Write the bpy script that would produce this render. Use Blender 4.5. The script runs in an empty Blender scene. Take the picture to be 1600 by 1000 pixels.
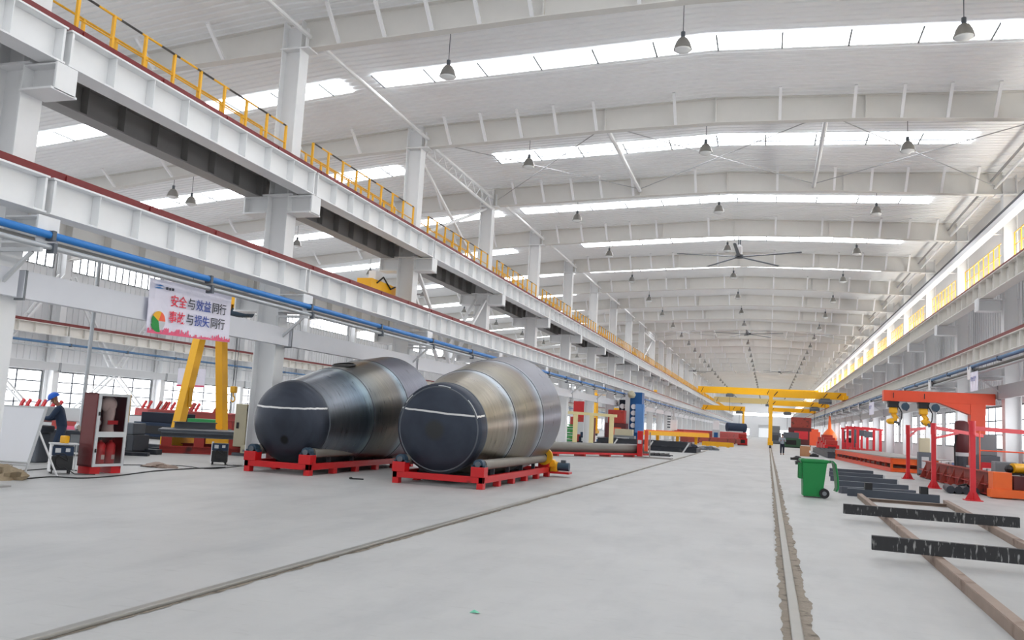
import bpy, bmesh, math, random
from mathutils import Vector, Matrix, noise
random.seed(7)
SC = bpy.context.scene
COL = SC.collection

# ------------------------------------------------------------------ camera
CAM_H, F_PX, YAW, PITCH, ROLL = 1.7, 1318.0, 0.299, 0.117, 0.0548
def cam_axes():
    cy, sy, cp, sp = math.cos(YAW), math.sin(YAW), math.cos(PITCH), math.sin(PITCH)
    f = Vector((-sy*cp, cy*cp, sp)); r = Vector((cy, sy, 0)); u = r.cross(f)
    c, s = math.cos(ROLL), math.sin(ROLL)
    return c*r + s*u, -s*r + c*u, f
RIGHT, UP, FWD = cam_axes()
cam = bpy.data.cameras.new('camera'); cam.sensor_width = 36; cam.lens = F_PX/1600*36; cam.clip_end = 800
co = bpy.data.objects.new('camera', cam); COL.objects.link(co)
co.matrix_world = Matrix(((RIGHT.x, UP.x, -FWD.x, 0), (RIGHT.y, UP.y, -FWD.y, 0), (RIGHT.z, UP.z, -FWD.z, CAM_H), (0, 0, 0, 1)))
SC.camera = co
def ray(x, y): return RIGHT*((x-800)/F_PX) - UP*((y-500)/F_PX) + FWD
def at(x, y, Y):                 # measured point of the photograph on the cross plane Y
    d = ray(x, y); return Vector((0, 0, CAM_H)) + d*(Y/d.y)
def fl(x, y, Z=0.0):
    d = ray(x, y); return Vector((0, 0, CAM_H)) + d*((Z-CAM_H)/d.z)

# ------------------------------------------------------------------ world, light levels, exposure
SKYLIGHT_E, WINDOW_E, WORLD_E = 7.2, 4.2, 0.95
W = bpy.data.worlds.new('overcast_sky'); SC.world = W; W.use_nodes = True
W.node_tree.nodes['Background'].inputs[0].default_value = (0.93, 0.965, 1.0, 1)
W.node_tree.nodes['Background'].inputs[1].default_value = WORLD_E
SC.view_settings.view_transform = 'Standard'; SC.view_settings.look = 'None'
SC.view_settings.gamma = 1; SC.view_settings.use_curve_mapping = False
SC.view_settings.exposure = 0.0
SC.cycles.use_denoising = True
SC.cycles.max_bounces = 8; SC.cycles.diffuse_bounces = 6; SC.cycles.glossy_bounces = 3
SC.cycles.sample_clamp_indirect = 6.0
SC.cycles.caustics_reflective = False; SC.cycles.caustics_refractive = False

# ------------------------------------------------------------------ helpers
def lin(c):
    return tuple(((v/255)/12.92 if v/255 <= .04045 else ((v/255+.055)/1.055)**2.4) for v in c) + (1,)
def mat(name, rgb, rough=.5, metal=0.0, var=.06, scale=3.0, bump=0.0, bscale=30.0, dark=None, thr=.62, dscale=2.0, stretch=None):
    m = bpy.data.materials.new(name); m.use_nodes = True
    nt = m.node_tree; N = nt.nodes; L = nt.links; b = N['Principled BSDF']
    b.inputs['Roughness'].default_value = rough; b.inputs['Metallic'].default_value = metal
    tc = N.new('ShaderNodeTexCoord'); src = tc.outputs['Object']
    if stretch:
        mp = N.new('ShaderNodeMapping'); mp.inputs['Scale'].default_value = stretch; L.new(src, mp.inputs[0]); src = mp.outputs[0]
    nz = N.new('ShaderNodeTexNoise'); nz.inputs['Scale'].default_value = scale; nz.inputs['Detail'].default_value = 5
    L.new(src, nz.inputs['Vector'])
    c = lin(rgb); mx = N.new('ShaderNodeMix'); mx.data_type = 'RGBA'
    mx.inputs[6].default_value = tuple(v*(1-var) for v in c[:3])+(1,); mx.inputs[7].default_value = tuple(min(1, v*(1+var)) for v in c[:3])+(1,)
    L.new(nz.outputs[0], mx.inputs[0]); out = mx.outputs[2]
    if dark:
        n2 = N.new('ShaderNodeTexNoise'); n2.inputs['Scale'].default_value = dscale; n2.inputs['Detail'].default_value = 8; L.new(src, n2.inputs['Vector'])
        rp = N.new('ShaderNodeValToRGB'); rp.color_ramp.elements[0].position = thr; rp.color_ramp.elements[1].position = min(1, thr+.1)
        L.new(n2.outputs[0], rp.inputs[0]); m2 = N.new('ShaderNodeMix'); m2.data_type = 'RGBA'
        L.new(rp.outputs[0], m2.inputs[0]); L.new(out, m2.inputs[6]); m2.inputs[7].default_value = lin(dark); out = m2.outputs[2]
    L.new(out, b.inputs['Base Color'])
    if bump:
        n3 = N.new('ShaderNodeTexNoise'); n3.inputs['Scale'].default_value = bscale; L.new(src, n3.inputs['Vector'])
        bp = N.new('ShaderNodeBump'); bp.inputs['Strength'].default_value = bump; bp.inputs['Distance'].default_value = .02
        L.new(n3.outputs[0], bp.inputs['Height']); L.new(bp.outputs[0], b.inputs['Normal'])
    return m
def glow(name, rgb, e):
    m = bpy.data.materials.new(name); m.use_nodes = True; nt = m.node_tree; N = nt.nodes
    b = N['Principled BSDF']; b.inputs['Base Color'].default_value = lin(rgb); b.inputs['Roughness'].default_value = .4
    b.inputs['Emission Color'].default_value = lin(rgb); b.inputs['Emission Strength'].default_value = e
    return m
M = {}
def mk(key, *a, **k): M[key] = mat(key, *a, **k)
mk('rafter_white', (216, 214, 210), .5, var=.04)
mk('white_steel', (226, 227, 228), .45, var=.04)
mk('old_white_steel', (218, 215, 209), .5, var=.05)
mk('lintel_white', (214, 216, 222), .5, var=.03)
mk('grey_steel', (168, 168, 170), .5, var=.05)
mk('beam_grey', (150, 148, 146), .55, var=.06)
mk('sheet_white', (241, 242, 243), .42, var=.03)
mk('wall_sheet', (216, 217, 219), .5, var=.03)
mk('red_rail', (112, 3, 12), .42, var=.12)
mk('dull_red_rail', (120, 52, 50), .6, var=.12)
mk('yellow', (232, 172, 22), .42, var=.06)
mk('crane_yellow', (244, 182, 12), .42, var=.06)
mk('pale_yellow', (214, 190, 130), .5, var=.06)
mk('red', (196, 20, 26), .38, var=.08, dark=(120, 14, 18), thr=.66)
mk('old_red', (168, 48, 40), .5, var=.12, dark=(92, 40, 36), thr=.6)
mk('orange_red', (222, 78, 44), .42, var=.08)
mk('orange', (236, 104, 36), .42, var=.08)
mk('post_red', (206, 40, 50), .42, var=.08)
mk('brown_red', (148, 58, 46), .6, var=.15, dark=(86, 40, 34), thr=.56)
mk('maroon', (86, 30, 34), .55, var=.12)
mk('blue_pipe', (32, 116, 190), .4, var=.08)
mk('far_blue', (70, 110, 150), .5, var=.08)
mk('pipe_grey', (176, 180, 184), .35, .4, var=.05)
mk('pipe_dark', (120, 118, 112), .45, .3, var=.08)
mk('dark_steel', (52, 56, 64), .5, .35, var=.2, dark=(84, 84, 86), thr=.6)
mk('black', (24, 25, 28), .5, var=.15)
mk('charcoal', (58, 62, 70), .5, var=.12)
mk('mid_grey', (118, 122, 126), .5, var=.08)
mk('light_grey', (196, 198, 200), .45, var=.05)
mk('slate', (88, 94, 102), .5, var=.1)
mk('plate_grey', (150, 146, 142), .5, .2, var=.12)
mk('white', (238, 238, 240), .4, var=.02)
mk('board_white', (236, 237, 242), .28, var=.015)
mk('beige', (190, 182, 156), .5, var=.06)
mk('cream', (226, 212, 160), .5, var=.05)
mk('green', (12, 128, 62), .42, var=.08)
mk('rack_green', (28, 140, 60), .5, var=.08)
mk('dull_green', (52, 92, 66), .55, var=.1)
mk('tower_blue', (14, 84, 146), .42, var=.06)
mk('light_blue', (92, 142, 204), .42, var=.06)
mk('motor_blue', (52, 74, 92), .45, .2, var=.1)
mk('navy', (38, 54, 78), .85, var=.12, scale=8)
mk('dark_navy', (26, 34, 50), .85, var=.12, scale=8)
mk('grey_cloth', (150, 158, 168), .85, var=.08)
mk('helmet_blue', (14, 96, 206), .3, var=.03)
mk('skin', (150, 104, 84), .55, var=.05)
mk('glove', (168, 160, 148), .8, var=.08)
mk('rubber', (30, 30, 32), .7, var=.1)
mk('cardboard', (176, 128, 92), .8, var=.08)
mk('straw', (150, 134, 110), .95, var=.25, scale=20)
mk('rust', (146, 128, 116), .7, var=.18, dark=(112, 90, 80), thr=.58, scale=5)
mk('bar_black', (48, 48, 50), .55, .2, var=.2, dark=(158, 158, 156), thr=.6, dscale=4, stretch=(7, 2, 1.3))
mk('bar_slate', (72, 78, 88), .5, .3, var=.12)
mk('roller_steel', (134, 130, 122), .45, .35, var=.1)
mk('rail_steel', (150, 148, 142), .38, .55, var=.12)
mk('mortar', (138, 128, 116), .9, var=.22, scale=9, dark=(98, 90, 80), thr=.55, dscale=6, bump=.5)
mk('lamp_metal', (150, 148, 144), .4, .5, var=.06)
mk('glass_lens', (226, 228, 228), .2, var=.02)
mk('cabinet_maroon', (104, 38, 40), .5, var=.08)
mk('banner', (230, 228, 242), .55, var=.03, scale=1.2)
mk('pink', (226, 96, 128), .6, var=.12, scale=6)
mk('text_red', (224, 44, 72), .6, var=.02)
mk('text_blue', (44, 74, 160), .6, var=.02)
mk('text_black', (44, 48, 60), .6, var=.02)
mk('logo_blue', (70, 130, 190), .6, var=.02)
mk('hood_white', (206, 196, 190), .7, var=.12, scale=5)
mk('extinguisher', (196, 40, 46), .35, var=.05)
mk('paper', (110, 190, 160), .7, var=.2, scale=40)
mk('clear_red', (240, 96, 60), .4, var=.05)
M['skylight'] = glow('translucent_roof_panel', (248, 251, 255), SKYLIGHT_E)
M['window_pane'] = glow('overcast_window_pane', (250, 252, 255), WINDOW_E)
M['sunny_pane'] = glow('sunlit_clerestory_pane', (255, 253, 246), WINDOW_E*4)
# concrete floor: broad cloudy patches, thin drag streaks, low sheen
def concrete():
    m = bpy.data.materials.new('concrete_floor'); m.use_nodes = True; nt = m.node_tree; N = nt.nodes; L = nt.links; b = N['Principled BSDF']
    tc = N.new('ShaderNodeTexCoord')
    def nz(scale, det, stretch=None):
        n = N.new('ShaderNodeTexNoise'); n.inputs['Scale'].default_value = scale; n.inputs['Detail'].default_value = det; n.inputs['Roughness'].default_value = .6
        if stretch:
            mp = N.new('ShaderNodeMapping'); mp.inputs['Scale'].default_value = stretch; L.new(tc.outputs['Object'], mp.inputs[0]); L.new(mp.outputs[0], n.inputs['Vector'])
        else: L.new(tc.outputs['Object'], n.inputs['Vector'])
        return n.outputs[0]
    def mixc(f, a, c):
        x = N.new('ShaderNodeMix'); x.data_type = 'RGBA'; L.new(f, x.inputs[0])
        for i, v in ((6, a), (7, c)):
            if isinstance(v, tuple): x.inputs[i].default_value = lin(v)
            else: L.new(v, x.inputs[i])
        return x.outputs[2]
    def ramp(f, p, q):
        r = N.new('ShaderNodeMapRange'); r.inputs[1].default_value = p; r.inputs[2].default_value = q; L.new(f, r.inputs[0]); return r.outputs[0]
    c1 = mixc(ramp(nz(.35, 6), .3, .7), (168, 168, 167), (182, 182, 181))
    c2 = mixc(ramp(nz(1.4, 8, (1, .35, 1)), .47, .9), c1, (152, 153, 154))
    c3 = mixc(ramp(nz(5, 8, (.5, 2.2, 1)), .58, 1.0), c2, (146, 145, 143))
    L.new(c3, b.inputs['Base Color']); rr = N.new('ShaderNodeMapRange'); rr.inputs[3].default_value = .42; rr.inputs[4].default_value = .58; L.new(nz(.5, 3), rr.inputs[0]); L.new(rr.outputs[0], b.inputs['Roughness'])
    bp = N.new('ShaderNodeBump'); bp.inputs['Strength'].default_value = .12; bp.inputs['Distance'].default_value = .01
    L.new(nz(18, 6), bp.inputs['Height']); L.new(bp.outputs[0], b.inputs['Normal'])
    return m
M['concrete'] = concrete()
# yellow handrail with black bands every half metre
def striped():
    m = bpy.data.materials.new('banded_handrail'); m.use_nodes = True; nt = m.node_tree; N = nt.nodes; L = nt.links; b = N['Principled BSDF']
    tc = N.new('ShaderNodeTexCoord'); sp = N.new('ShaderNodeSeparateXYZ'); L.new(tc.outputs['Object'], sp.inputs[0])
    a = N.new('ShaderNodeMath'); a.operation = 'FRACT'; d = N.new('ShaderNodeMath'); d.operation = 'DIVIDE'; d.inputs[1].default_value = 1.25
    L.new(sp.outputs[1], d.inputs[0]); L.new(d.outputs[0], a.inputs[0])
    g = N.new('ShaderNodeMath'); g.operation = 'GREATER_THAN'; g.inputs[1].default_value = .5; L.new(a.outputs[0], g.inputs[0])
    x = N.new('ShaderNodeMix'); x.data_type = 'RGBA'; x.inputs[6].default_value = lin((232, 172, 22)); x.inputs[7].default_value = lin((60, 58, 56))
    L.new(g.outputs[0], x.inputs[0]); L.new(x.outputs[2], b.inputs['Base Color']); b.inputs['Roughness'].default_value = .45
    return m
M['striped'] = striped()
# rolled steel with mill scale: bands along the axis (object Y), streaks round it, chalk line on the heads
def tank_mat(name, stops, metal=.9, rough=.3, chalk=None, spot=None):
    m = bpy.data.materials.new(name); m.use_nodes = True; nt = m.node_tree; N = nt.nodes; L = nt.links; b = N['Principled BSDF']
    b.inputs['Metallic'].default_value = metal
    tc = N.new('ShaderNodeTexCoord'); sp = N.new('ShaderNodeSeparateXYZ'); L.new(tc.outputs['Object'], sp.inputs[0])
    n = N.new('ShaderNodeTexNoise'); n.inputs['Scale'].default_value = .9; n.inputs['Detail'].default_value = 7; L.new(tc.outputs['Object'], n.inputs['Vector'])
    ad = N.new('ShaderNodeMath'); ad.operation = 'MULTIPLY_ADD'; ad.inputs[1].default_value = .5; L.new(n.outputs[0], ad.inputs[0]); L.new(sp.outputs[1], ad.inputs[2])
    mr = N.new('ShaderNodeMapRange'); mr.inputs[1].default_value = -.6; mr.inputs[2].default_value = 6.4; L.new(ad.outputs[0], mr.inputs[0])
    rp = N.new('ShaderNodeValToRGB'); e = rp.color_ramp.elements
    while len(e) < len(stops): e.new(.5)
    for el, (p, c) in zip(e, stops): el.position = p; el.color = lin(c)
    L.new(mr.outputs[0], rp.inputs[0]); out = rp.outputs[0]
    mp = N.new('ShaderNodeMapping'); mp.inputs['Scale'].default_value = (1.2, 9, 1.2); L.new(tc.outputs['Object'], mp.inputs[0])
    n2 = N.new('ShaderNodeTexNoise'); n2.inputs['Scale'].default_value = 1.6; n2.inputs['Detail'].default_value = 8; L.new(mp.outputs[0], n2.inputs['Vector'])
    x = N.new('ShaderNodeMix'); x.data_type = 'RGBA'; x.blend_type = 'MULTIPLY'; x.inputs[0].default_value = 1
    r2 = N.new('ShaderNodeValToRGB'); r2.color_ramp.elements[0].position = .3; r2.color_ramp.elements[0].color = (.72, .72, .74, 1); r2.color_ramp.elements[1].position = .7; r2.color_ramp.elements[1].color = (1, 1, 1, 1)
    L.new(n2.outputs[0], r2.inputs[0]); L.new(out, x.inputs[6]); L.new(r2.outputs[0], x.inputs[7]); out = x.outputs[2]
    rr = N.new('ShaderNodeMapRange'); rr.inputs[3].default_value = rough-.1; rr.inputs[4].default_value = rough+.12; L.new(n2.outputs[0], rr.inputs[0]); L.new(rr.outputs[0], b.inputs['Roughness'])
    def mixin(fac, c):
        nonlocal out
        y = N.new('ShaderNodeMix'); y.data_type = 'RGBA'; L.new(fac, y.inputs[0]); L.new(out, y.inputs[6]); y.inputs[7].default_value = lin(c); out = y.outputs[2]
    def cmp(sock, v, eps):
        q = N.new('ShaderNodeMath'); q.operation = 'COMPARE'; q.inputs[1].default_value = v; q.inputs[2].default_value = eps; L.new(sock, q.inputs[0]); return q.outputs[0]
    if chalk is not None:
        w = N.new('ShaderNodeMath'); w.operation = 'MULTIPLY_ADD'; w.inputs[1].default_value = .05; L.new(n2.outputs[0], w.inputs[0]); L.new(sp.outputs[2], w.inputs[2])
        mixin(cmp(w.outputs[0], chalk+.025, .022), (214, 214, 212))
    for (sx, sz, r, c) in (spot or []):
        v = N.new('ShaderNodeVectorMath'); v.operation = 'DISTANCE'; v.inputs[1].default_value = (sx, 0, sz)
        cx = N.new('ShaderNodeCombineXYZ'); L.new(sp.outputs[0], cx.inputs[0]); L.new(sp.outputs[2], cx.inputs[2]); L.new(cx.outputs[0], v.inputs[0])
        k = N.new('ShaderNodeMapRange'); k.inputs[1].default_value = r; k.inputs[2].default_value = r*.6; L.new(v.outputs['Value'], k.inputs[0])
        mixin(k.outputs[0], c)
    L.new(out, b.inputs['Base Color'])
    return m

OFF = {}
class MB:
    def __init__(s): s.v = []; s.f = []
    def add(s, vs, fs):
        o = len(s.v); s.v += [tuple(p) for p in vs]; s.f += [tuple(o+i for i in f) for f in fs]; return s
    def box(s, x0, x1, y0, y1, z0, z1):
        return s.add([(x, y, z) for z in (z0, z1) for y in (y0, y1) for x in (x0, x1)],
                     [(0, 2, 3, 1), (4, 5, 7, 6), (0, 1, 5, 4), (2, 6, 7, 3), (0, 4, 6, 2), (1, 3, 7, 5)])
    def frame(s, p, q, up):
        p, q = Vector(p), Vector(q); d = (q-p).normalized(); up = Vector(up)
        if abs(d.dot(up)) > .99: up = Vector((0, 1, 0)) if abs(d.y) < .9 else Vector((1, 0, 0))
        a = d.cross(up).normalized(); b = a.cross(d); return p, q, a, b
    def bar(s, p, q, w, h, up=(0, 0, 1)):
        p, q, a, b = s.frame(p, q, up); vs = []
        for o in (p, q):
            for (i, j) in ((-1, -1), (1, -1), (1, 1), (-1, 1)): vs.append(o + a*(i*w/2) + b*(j*h/2))
        return s.add(vs, [(0, 1, 2, 3), (7, 6, 5, 4), (0, 4, 5, 1), (1, 5, 6, 2), (2, 6, 7, 3), (3, 7, 4, 0)])
    def tube(s, p, q, r, n=10, r2=None):
        p, q, a, b = s.frame(p, q, (0, 0, 1)); vs = []
        for o, rr in ((p, r), (q, r if r2 is None else r2)):
            for i in range(n):
                t = 2*math.pi*i/n; vs.append(o + a*(rr*math.cos(t)) + b*(rr*math.sin(t)))
        return s.add(vs, [(i, n+i, n+(i+1) % n, (i+1) % n) for i in range(n)] + [tuple(range(n)), tuple(range(2*n-1, n-1, -1))])
    def path(s, pts, r, n=8):
        for p, q in zip(pts, pts[1:]): s.tube(p, q, r, n)
        return s
    def lathe(s, prof, n=20, o=(0, 0, 0), ax='z'):
        vs = []; o = Vector(o)
        for (r, h) in prof:
            for i in range(n):
                t = 2*math.pi*i/n; c, k = r*math.cos(t), r*math.sin(t)
                vs.append(o + (Vector((c, k, h)) if ax == 'z' else Vector((c, h, -k)) if ax == 'y' else Vector((h, c, k))))
        fs = []
        for j in range(len(prof)-1):
            for i in range(n): fs.append((j*n+i, j*n+(i+1) % n, (j+1)*n+(i+1) % n, (j+1)*n+i))
        if prof[0][0] > 1e-4: fs.append(tuple(range(n-1, -1, -1)))
        if prof[-1][0] > 1e-4: fs.append(tuple(range((len(prof)-1)*n, len(prof)*n)))
        return s.add(vs, fs)
    def prism(s, poly, axis, t0, t1):     # poly in the two other axes, in order
        n = len(poly); vs = []
        for t in (t0, t1):
            for (u, v) in poly: vs.append((t, u, v) if axis == 'x' else (u, t, v) if axis == 'y' else (u, v, t))
        return s.add(vs, [tuple(range(n)), tuple(range(2*n-1, n-1, -1))] + [(i, n+i, n+(i+1) % n, (i+1) % n) for i in range(n)])
    def ibeam(s, p, q, h, b, tf=.03, tw=.02, up=(0, 0, 1)):
        p, q, a, u = s.frame(p, q, up)
        for k in (-1, 1): s.bar(p+u*(k*(h-tf)/2), q+u*(k*(h-tf)/2), b, tf, up)
        return s.bar(p, q, tw, h-2*tf, up)
    def blob(s, c, r, n=10, m=7, wob=0, seed=0):
        vs = []; fs = []; c = Vector(c)
        for j in range(m+1):
            ph = math.pi*j/m
            for i in range(n):
                t = 2*math.pi*i/n; d = Vector((math.sin(ph)*math.cos(t), math.sin(ph)*math.sin(t), math.cos(ph)))
                k = 1 + wob*noise.noise(d*2.1 + Vector((seed, seed*.7, 0)))
                vs.append(c + Vector((d.x*r[0]*k, d.y*r[1]*k, d.z*r[2]*k)))
        for j in range(m):
            for i in range(n): fs.append((j*n+i, (j+1)*n+i, (j+1)*n+(i+1) % n, j*n+(i+1) % n))
        return s.add(vs, fs)
    def build(s, name, m, parent=None, world=True, smooth=False, bevel=0):
        me = bpy.data.meshes.new(name); off = OFF.get(parent.name, Vector()) if (parent and world) else Vector()
        me.from_pydata([tuple(Vector(v)-off) for v in s.v], [], s.f); me.validate(); me.update()
        bm = bmesh.new(); bm.from_mesh(me); bmesh.ops.remove_doubles(bm, verts=bm.verts, dist=1e-6); bmesh.ops.recalc_face_normals(bm, faces=bm.faces); bm.to_mesh(me); bm.free()
        me.materials.append(M[m] if isinstance(m, str) else m)
        if smooth:
            me.polygons.foreach_set('use_smooth', [True]*len(me.polygons)); me.set_sharp_from_angle(angle=math.radians(40))
        o = bpy.data.objects.new(name, me); COL.objects.link(o)
        if parent: o.parent = parent; OFF[o.name] = OFF.get(parent.name, Vector())
        if bevel:
            bv = o.modifiers.new('bevel', 'BEVEL'); bv.width = bevel; bv.segments = 2; bv.limit_method = 'ANGLE'
        return o
def tag(o, label, cat, group=None, kind=None):
    o['label'] = label; o['category'] = cat
    if group: o['group'] = group
    if kind: o['kind'] = kind
    return o
def thing(name, label, cat, loc=(0, 0, 0), rz=0, group=None, kind=None):   # parts are given in world coordinates when rz is 0, else locally
    o = bpy.data.objects.new(name, None); COL.objects.link(o); o.empty_display_size = .2
    o.location = loc; o.rotation_euler = (0, 0, rz); OFF[o.name] = Vector(loc)
    return tag(o, label, cat, group, kind)
def dup(root, loc, label=None, group=None, rz=None):
    r = root.copy(); COL.objects.link(r); r.location = loc
    if rz is not None: r.rotation_euler = (0, 0, rz)
    if label: r['label'] = label
    if group: r['group'] = group
    for ch in list(root.children):
        c = ch.copy(); COL.objects.link(c); c.parent = r
        for g in list(ch.children):
            d = g.copy(); COL.objects.link(d); d.parent = c
    return r
_O = 'first second third fourth fifth sixth seventh eighth ninth tenth eleventh twelfth thirteenth fourteenth fifteenth sixteenth seventeenth eighteenth nineteenth'.split()
_T = {20: 'twentieth', 30: 'thirtieth', 40: 'fortieth'}
def nth(i):                                     # 1-based ordinal word
    if i < 20: return _O[i-1]
    if i in _T: return _T[i]
    return {2: 'twenty', 3: 'thirty', 4: 'forty'}[i//10] + '-' + _O[i % 10-1]
def ST(o, label=None, cat=None, group=None):
    o['kind'] = 'structure'
    if label: o['label'] = label; o['category'] = cat
    if group: o['group'] = group
    return o

# ------------------------------------------------------------------ setting: shell
Y0, BAY, NB = 20.88, 9.05, 34
def YC(k): return Y0 + BAY*k
XL, XR, XF, XW = -13.6, 9.485, -40.0, 10.2           # column rows, far wall of the left bay, right wall
YB, YE = YC(-3)-1.5, YC(NB)+.4
def ceil_z(X):
    if X <= XL: return 13.05 - .1*(XL-X)
    if X <= -2: return 13.05 + .5*(X-XL)/(-2-XL)
    return 13.55 - .45*(X+2)/(XW+2)
ST(MB().box(XF-.3, XW+.3, YB, YE, -.25, 0).build('floor', 'concrete'))
def roof(name, xs):
    vs, fs, ys = [], [], []
    y = YB
    while y < YE:
        ys += [(y, 0), (y+.2, 0), (y+.225, .05), (y+.275, .05)]; y += .3
    ys.append((y, 0))
    n = len(xs)
    for (yy, d) in ys:
        for X in xs: vs.append((X, yy, ceil_z(X)+d))
    for j in range(len(ys)-1):
        for i in range(n-1): fs.append((j*n+i, j*n+i+1, (j+1)*n+i+1, (j+1)*n+i))
    return ST(MB().add(vs, fs).build(name, 'sheet_white'))
roof('ceiling', [XL, -2, XW]); roof('ceiling', [XF, XL])
wr = MB(); t = .12
wr.box(XW, XW+t, YB, YE, 0, 1.55).box(XW, XW+t, YB, YE, 3.5, 9.25).box(XW, XW+t, YB, YE, 10.0, 13.3)
wl = MB().box(XF-t, XF, YB, YE, 0, .6).box(XF-t, XF, YB, YE, 3.0, 9.0).box(XF-t, XF, YB, YE, 10.05, 10.8)
for k in range(-3, NB+1):
    y = YC(k); wr.box(XW, XW+t, y-.55, y+.55, 1.55, 3.5).box(XW, XW+t, y-.25, y+.25, 9.25, 10.0)
    wl.box(XF-t, XF, y-.3, y+.3, .6, 3.0).box(XF-t, XF, y-.4, y+.4, 9.0, 10.05)
y = YB
while y < 150:
    wl.box(XF, XF+.03, y, y+.08, 3.6, 9.0); wr.box(XW-.03, XW, y, y+.06, 3.6, 8.9); y += .45
ST(wr.build('wall_right', 'wall_sheet')); ST(wl.build('wall_left', 'wall_sheet'))
we = MB()
def wall_holes(m, y0, y1, x0, x1, z0, z1, holes):
    xs = sorted({x0, x1, *[h[0] for h in holes], *[h[1] for h in holes]}); zs = sorted({z0, z1, *[h[2] for h in holes], *[h[3] for h in holes]})
    for a, b in zip(xs, xs[1:]):
        for c, d in zip(zs, zs[1:]):
            if not any(h[0] <= (a+b)/2 <= h[1] and h[2] <= (c+d)/2 <= h[3] for h in holes): m.box(a, b, y0, y1, c, d)
END_HOLES = [(-3.3, .5, 0, 4.6), (-12, -6.6, .7, 3.1), (4, 9.6, .7, 3.1), (-12.7, 9.6, 7.9, 9.05)]
wall_holes(we, YE, YE+.15, XF, XW, 0, 13.6, END_HOLES)
ST(we.build('wall_end', 'wall_sheet'))
WN = [0]
def window(axis, c, w, h, nv, nh, pos, barw=.05, pane='window_pane'):
    """axis 'x': glass in a plane X = pos, centred at (Y, Z) = c; axis 'y' likewise."""
    WN[0] += 1
    def bx(m, u0, u1, z0, z1, d0, d1): return m.box(pos+d0, pos+d1, u0, u1, z0, z1) if axis == 'x' else m.box(u0, u1, pos+d0, pos+d1, z0, z1)
    f = MB(); u, z = c
    for s in (-1, 1): bx(f, u+s*w/2-.05, u+s*w/2+.05, z-h/2, z+h/2, -.05, .05); bx(f, u-w/2, u+w/2, z+s*h/2-.04, z+s*h/2+.04, -.05, .05)
    o = ST(f.build('window_%d' % WN[0], 'mid_grey'))
    g = MB()
    for i in range(1, nv): uu = u-w/2+w*i/nv; bx(g, uu-barw/2, uu+barw/2, z-h/2, z+h/2, -.04, .04)
    for i in range(1, nh): zz = z-h/2+h*i/nh; bx(g, u-w/2, u+w/2, zz-barw*.4, zz+barw*.4, -.04, .04)
    if nv > 1 or nh > 1: g.build('glazing_bars', 'slate', o)
    p = MB(); bx(p, u-w/2, u+w/2, z-h/2, z+h/2, -.01, .01); p.build('pane', pane, o)
    return o
def window_copies(first, ks, k0):
    for k in ks:
        WN[0] += 1; r = dup(first, (0, BAY*(k-k0), 0)); r.name = 'window_%d' % WN[0]
ym = YC(-3)+BAY/2
window_copies(window('x', (ym, 2.525), BAY-1.1, 1.95, 6, 3, XW+.05, .07), range(-2, NB), -3)
window_copies(window('x', (ym, 9.625), BAY-.5, .75, 6, 1, XW+.05, pane='sunny_pane'), range(-2, NB), -3)
window_copies(window('x', (ym, 1.8), BAY-.6, 2.4, 5, 4, XF-.05, .09), range(-2, NB), -3)
window_copies(window('x', (ym, 9.525), BAY-.8, 1.05, 14, 1, XF-.05, .09), range(-2, NB), -3)
for h in END_HOLES[1:]: window('y', ((h[0]+h[1])/2, (h[2]+h[3])/2), h[1]-h[0], h[3]-h[2], 4, 1, YE+.07)
d = ST(MB().box(-3.45, -3.3, YE-.05, YE+.2, 0, 4.75).box(.5, .65, YE-.05, YE+.2, 0, 4.75).box(-3.3, .5, YE-.05, YE+.2, 4.6, 4.75).build('door_1', 'light_grey'))
MB().box(-3.3, .5, YE+.1, YE+.14, 3.5, 4.6).build('raised_shutter', 'light_grey', d)
ST(MB().box(-14, 12, YE+.15, YE+30, -.25, 0).build('ground', 'concrete'))

# ------------------------------------------------------------------ setting: roof lights
def skylight(k, x0, x1, wid, mid=False):
    WN[0] += 1
    yc = YC(k)+BAY/2 - .1; n = max(2, int((x1-x0)/.9)); xs = [x0+(x1-x0)*i/n for i in range(n+1)]
    if x0 < -2 < x1: xs = sorted(xs+[-2])
    vs = [(X, yc+s*wid/2, ceil_z(X)-.03) for X in xs for s in (-1, 1)]
    o = MB().add(vs, [(2*i, 2*i+1, 2*i+3, 2*i+2) for i in range(len(xs)-1)]).build('window_%d' % WN[0], 'skylight'); ST(o)
    b = MB(); X = x0
    while X <= x1+.01:
        z = ceil_z(X)-.05; b.bar((X, yc-wid/2, z), (X, yc+wid/2, z), .05, .04); X += 1.9
    if mid:
        for a, c in zip(xs, xs[1:]): b.bar((a, yc+.12, ceil_z(a)-.05), (c, yc+.12, ceil_z(c)-.05), .05, .03)
    b.build('glazing_bars', 'mid_grey', o)
for k in range(-3, NB):
    odd = k % 2
    skylight(k, -11.7 if odd else -13.1, 7.25, 1.25 if odd else 1.05, mid=(k in (1, 7, 13)))
    if odd: skylight(k, -36, -16.2, 1.25, mid=(k == 1))
    else: skylight(k, -36, -14.3, 1.05)

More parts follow.
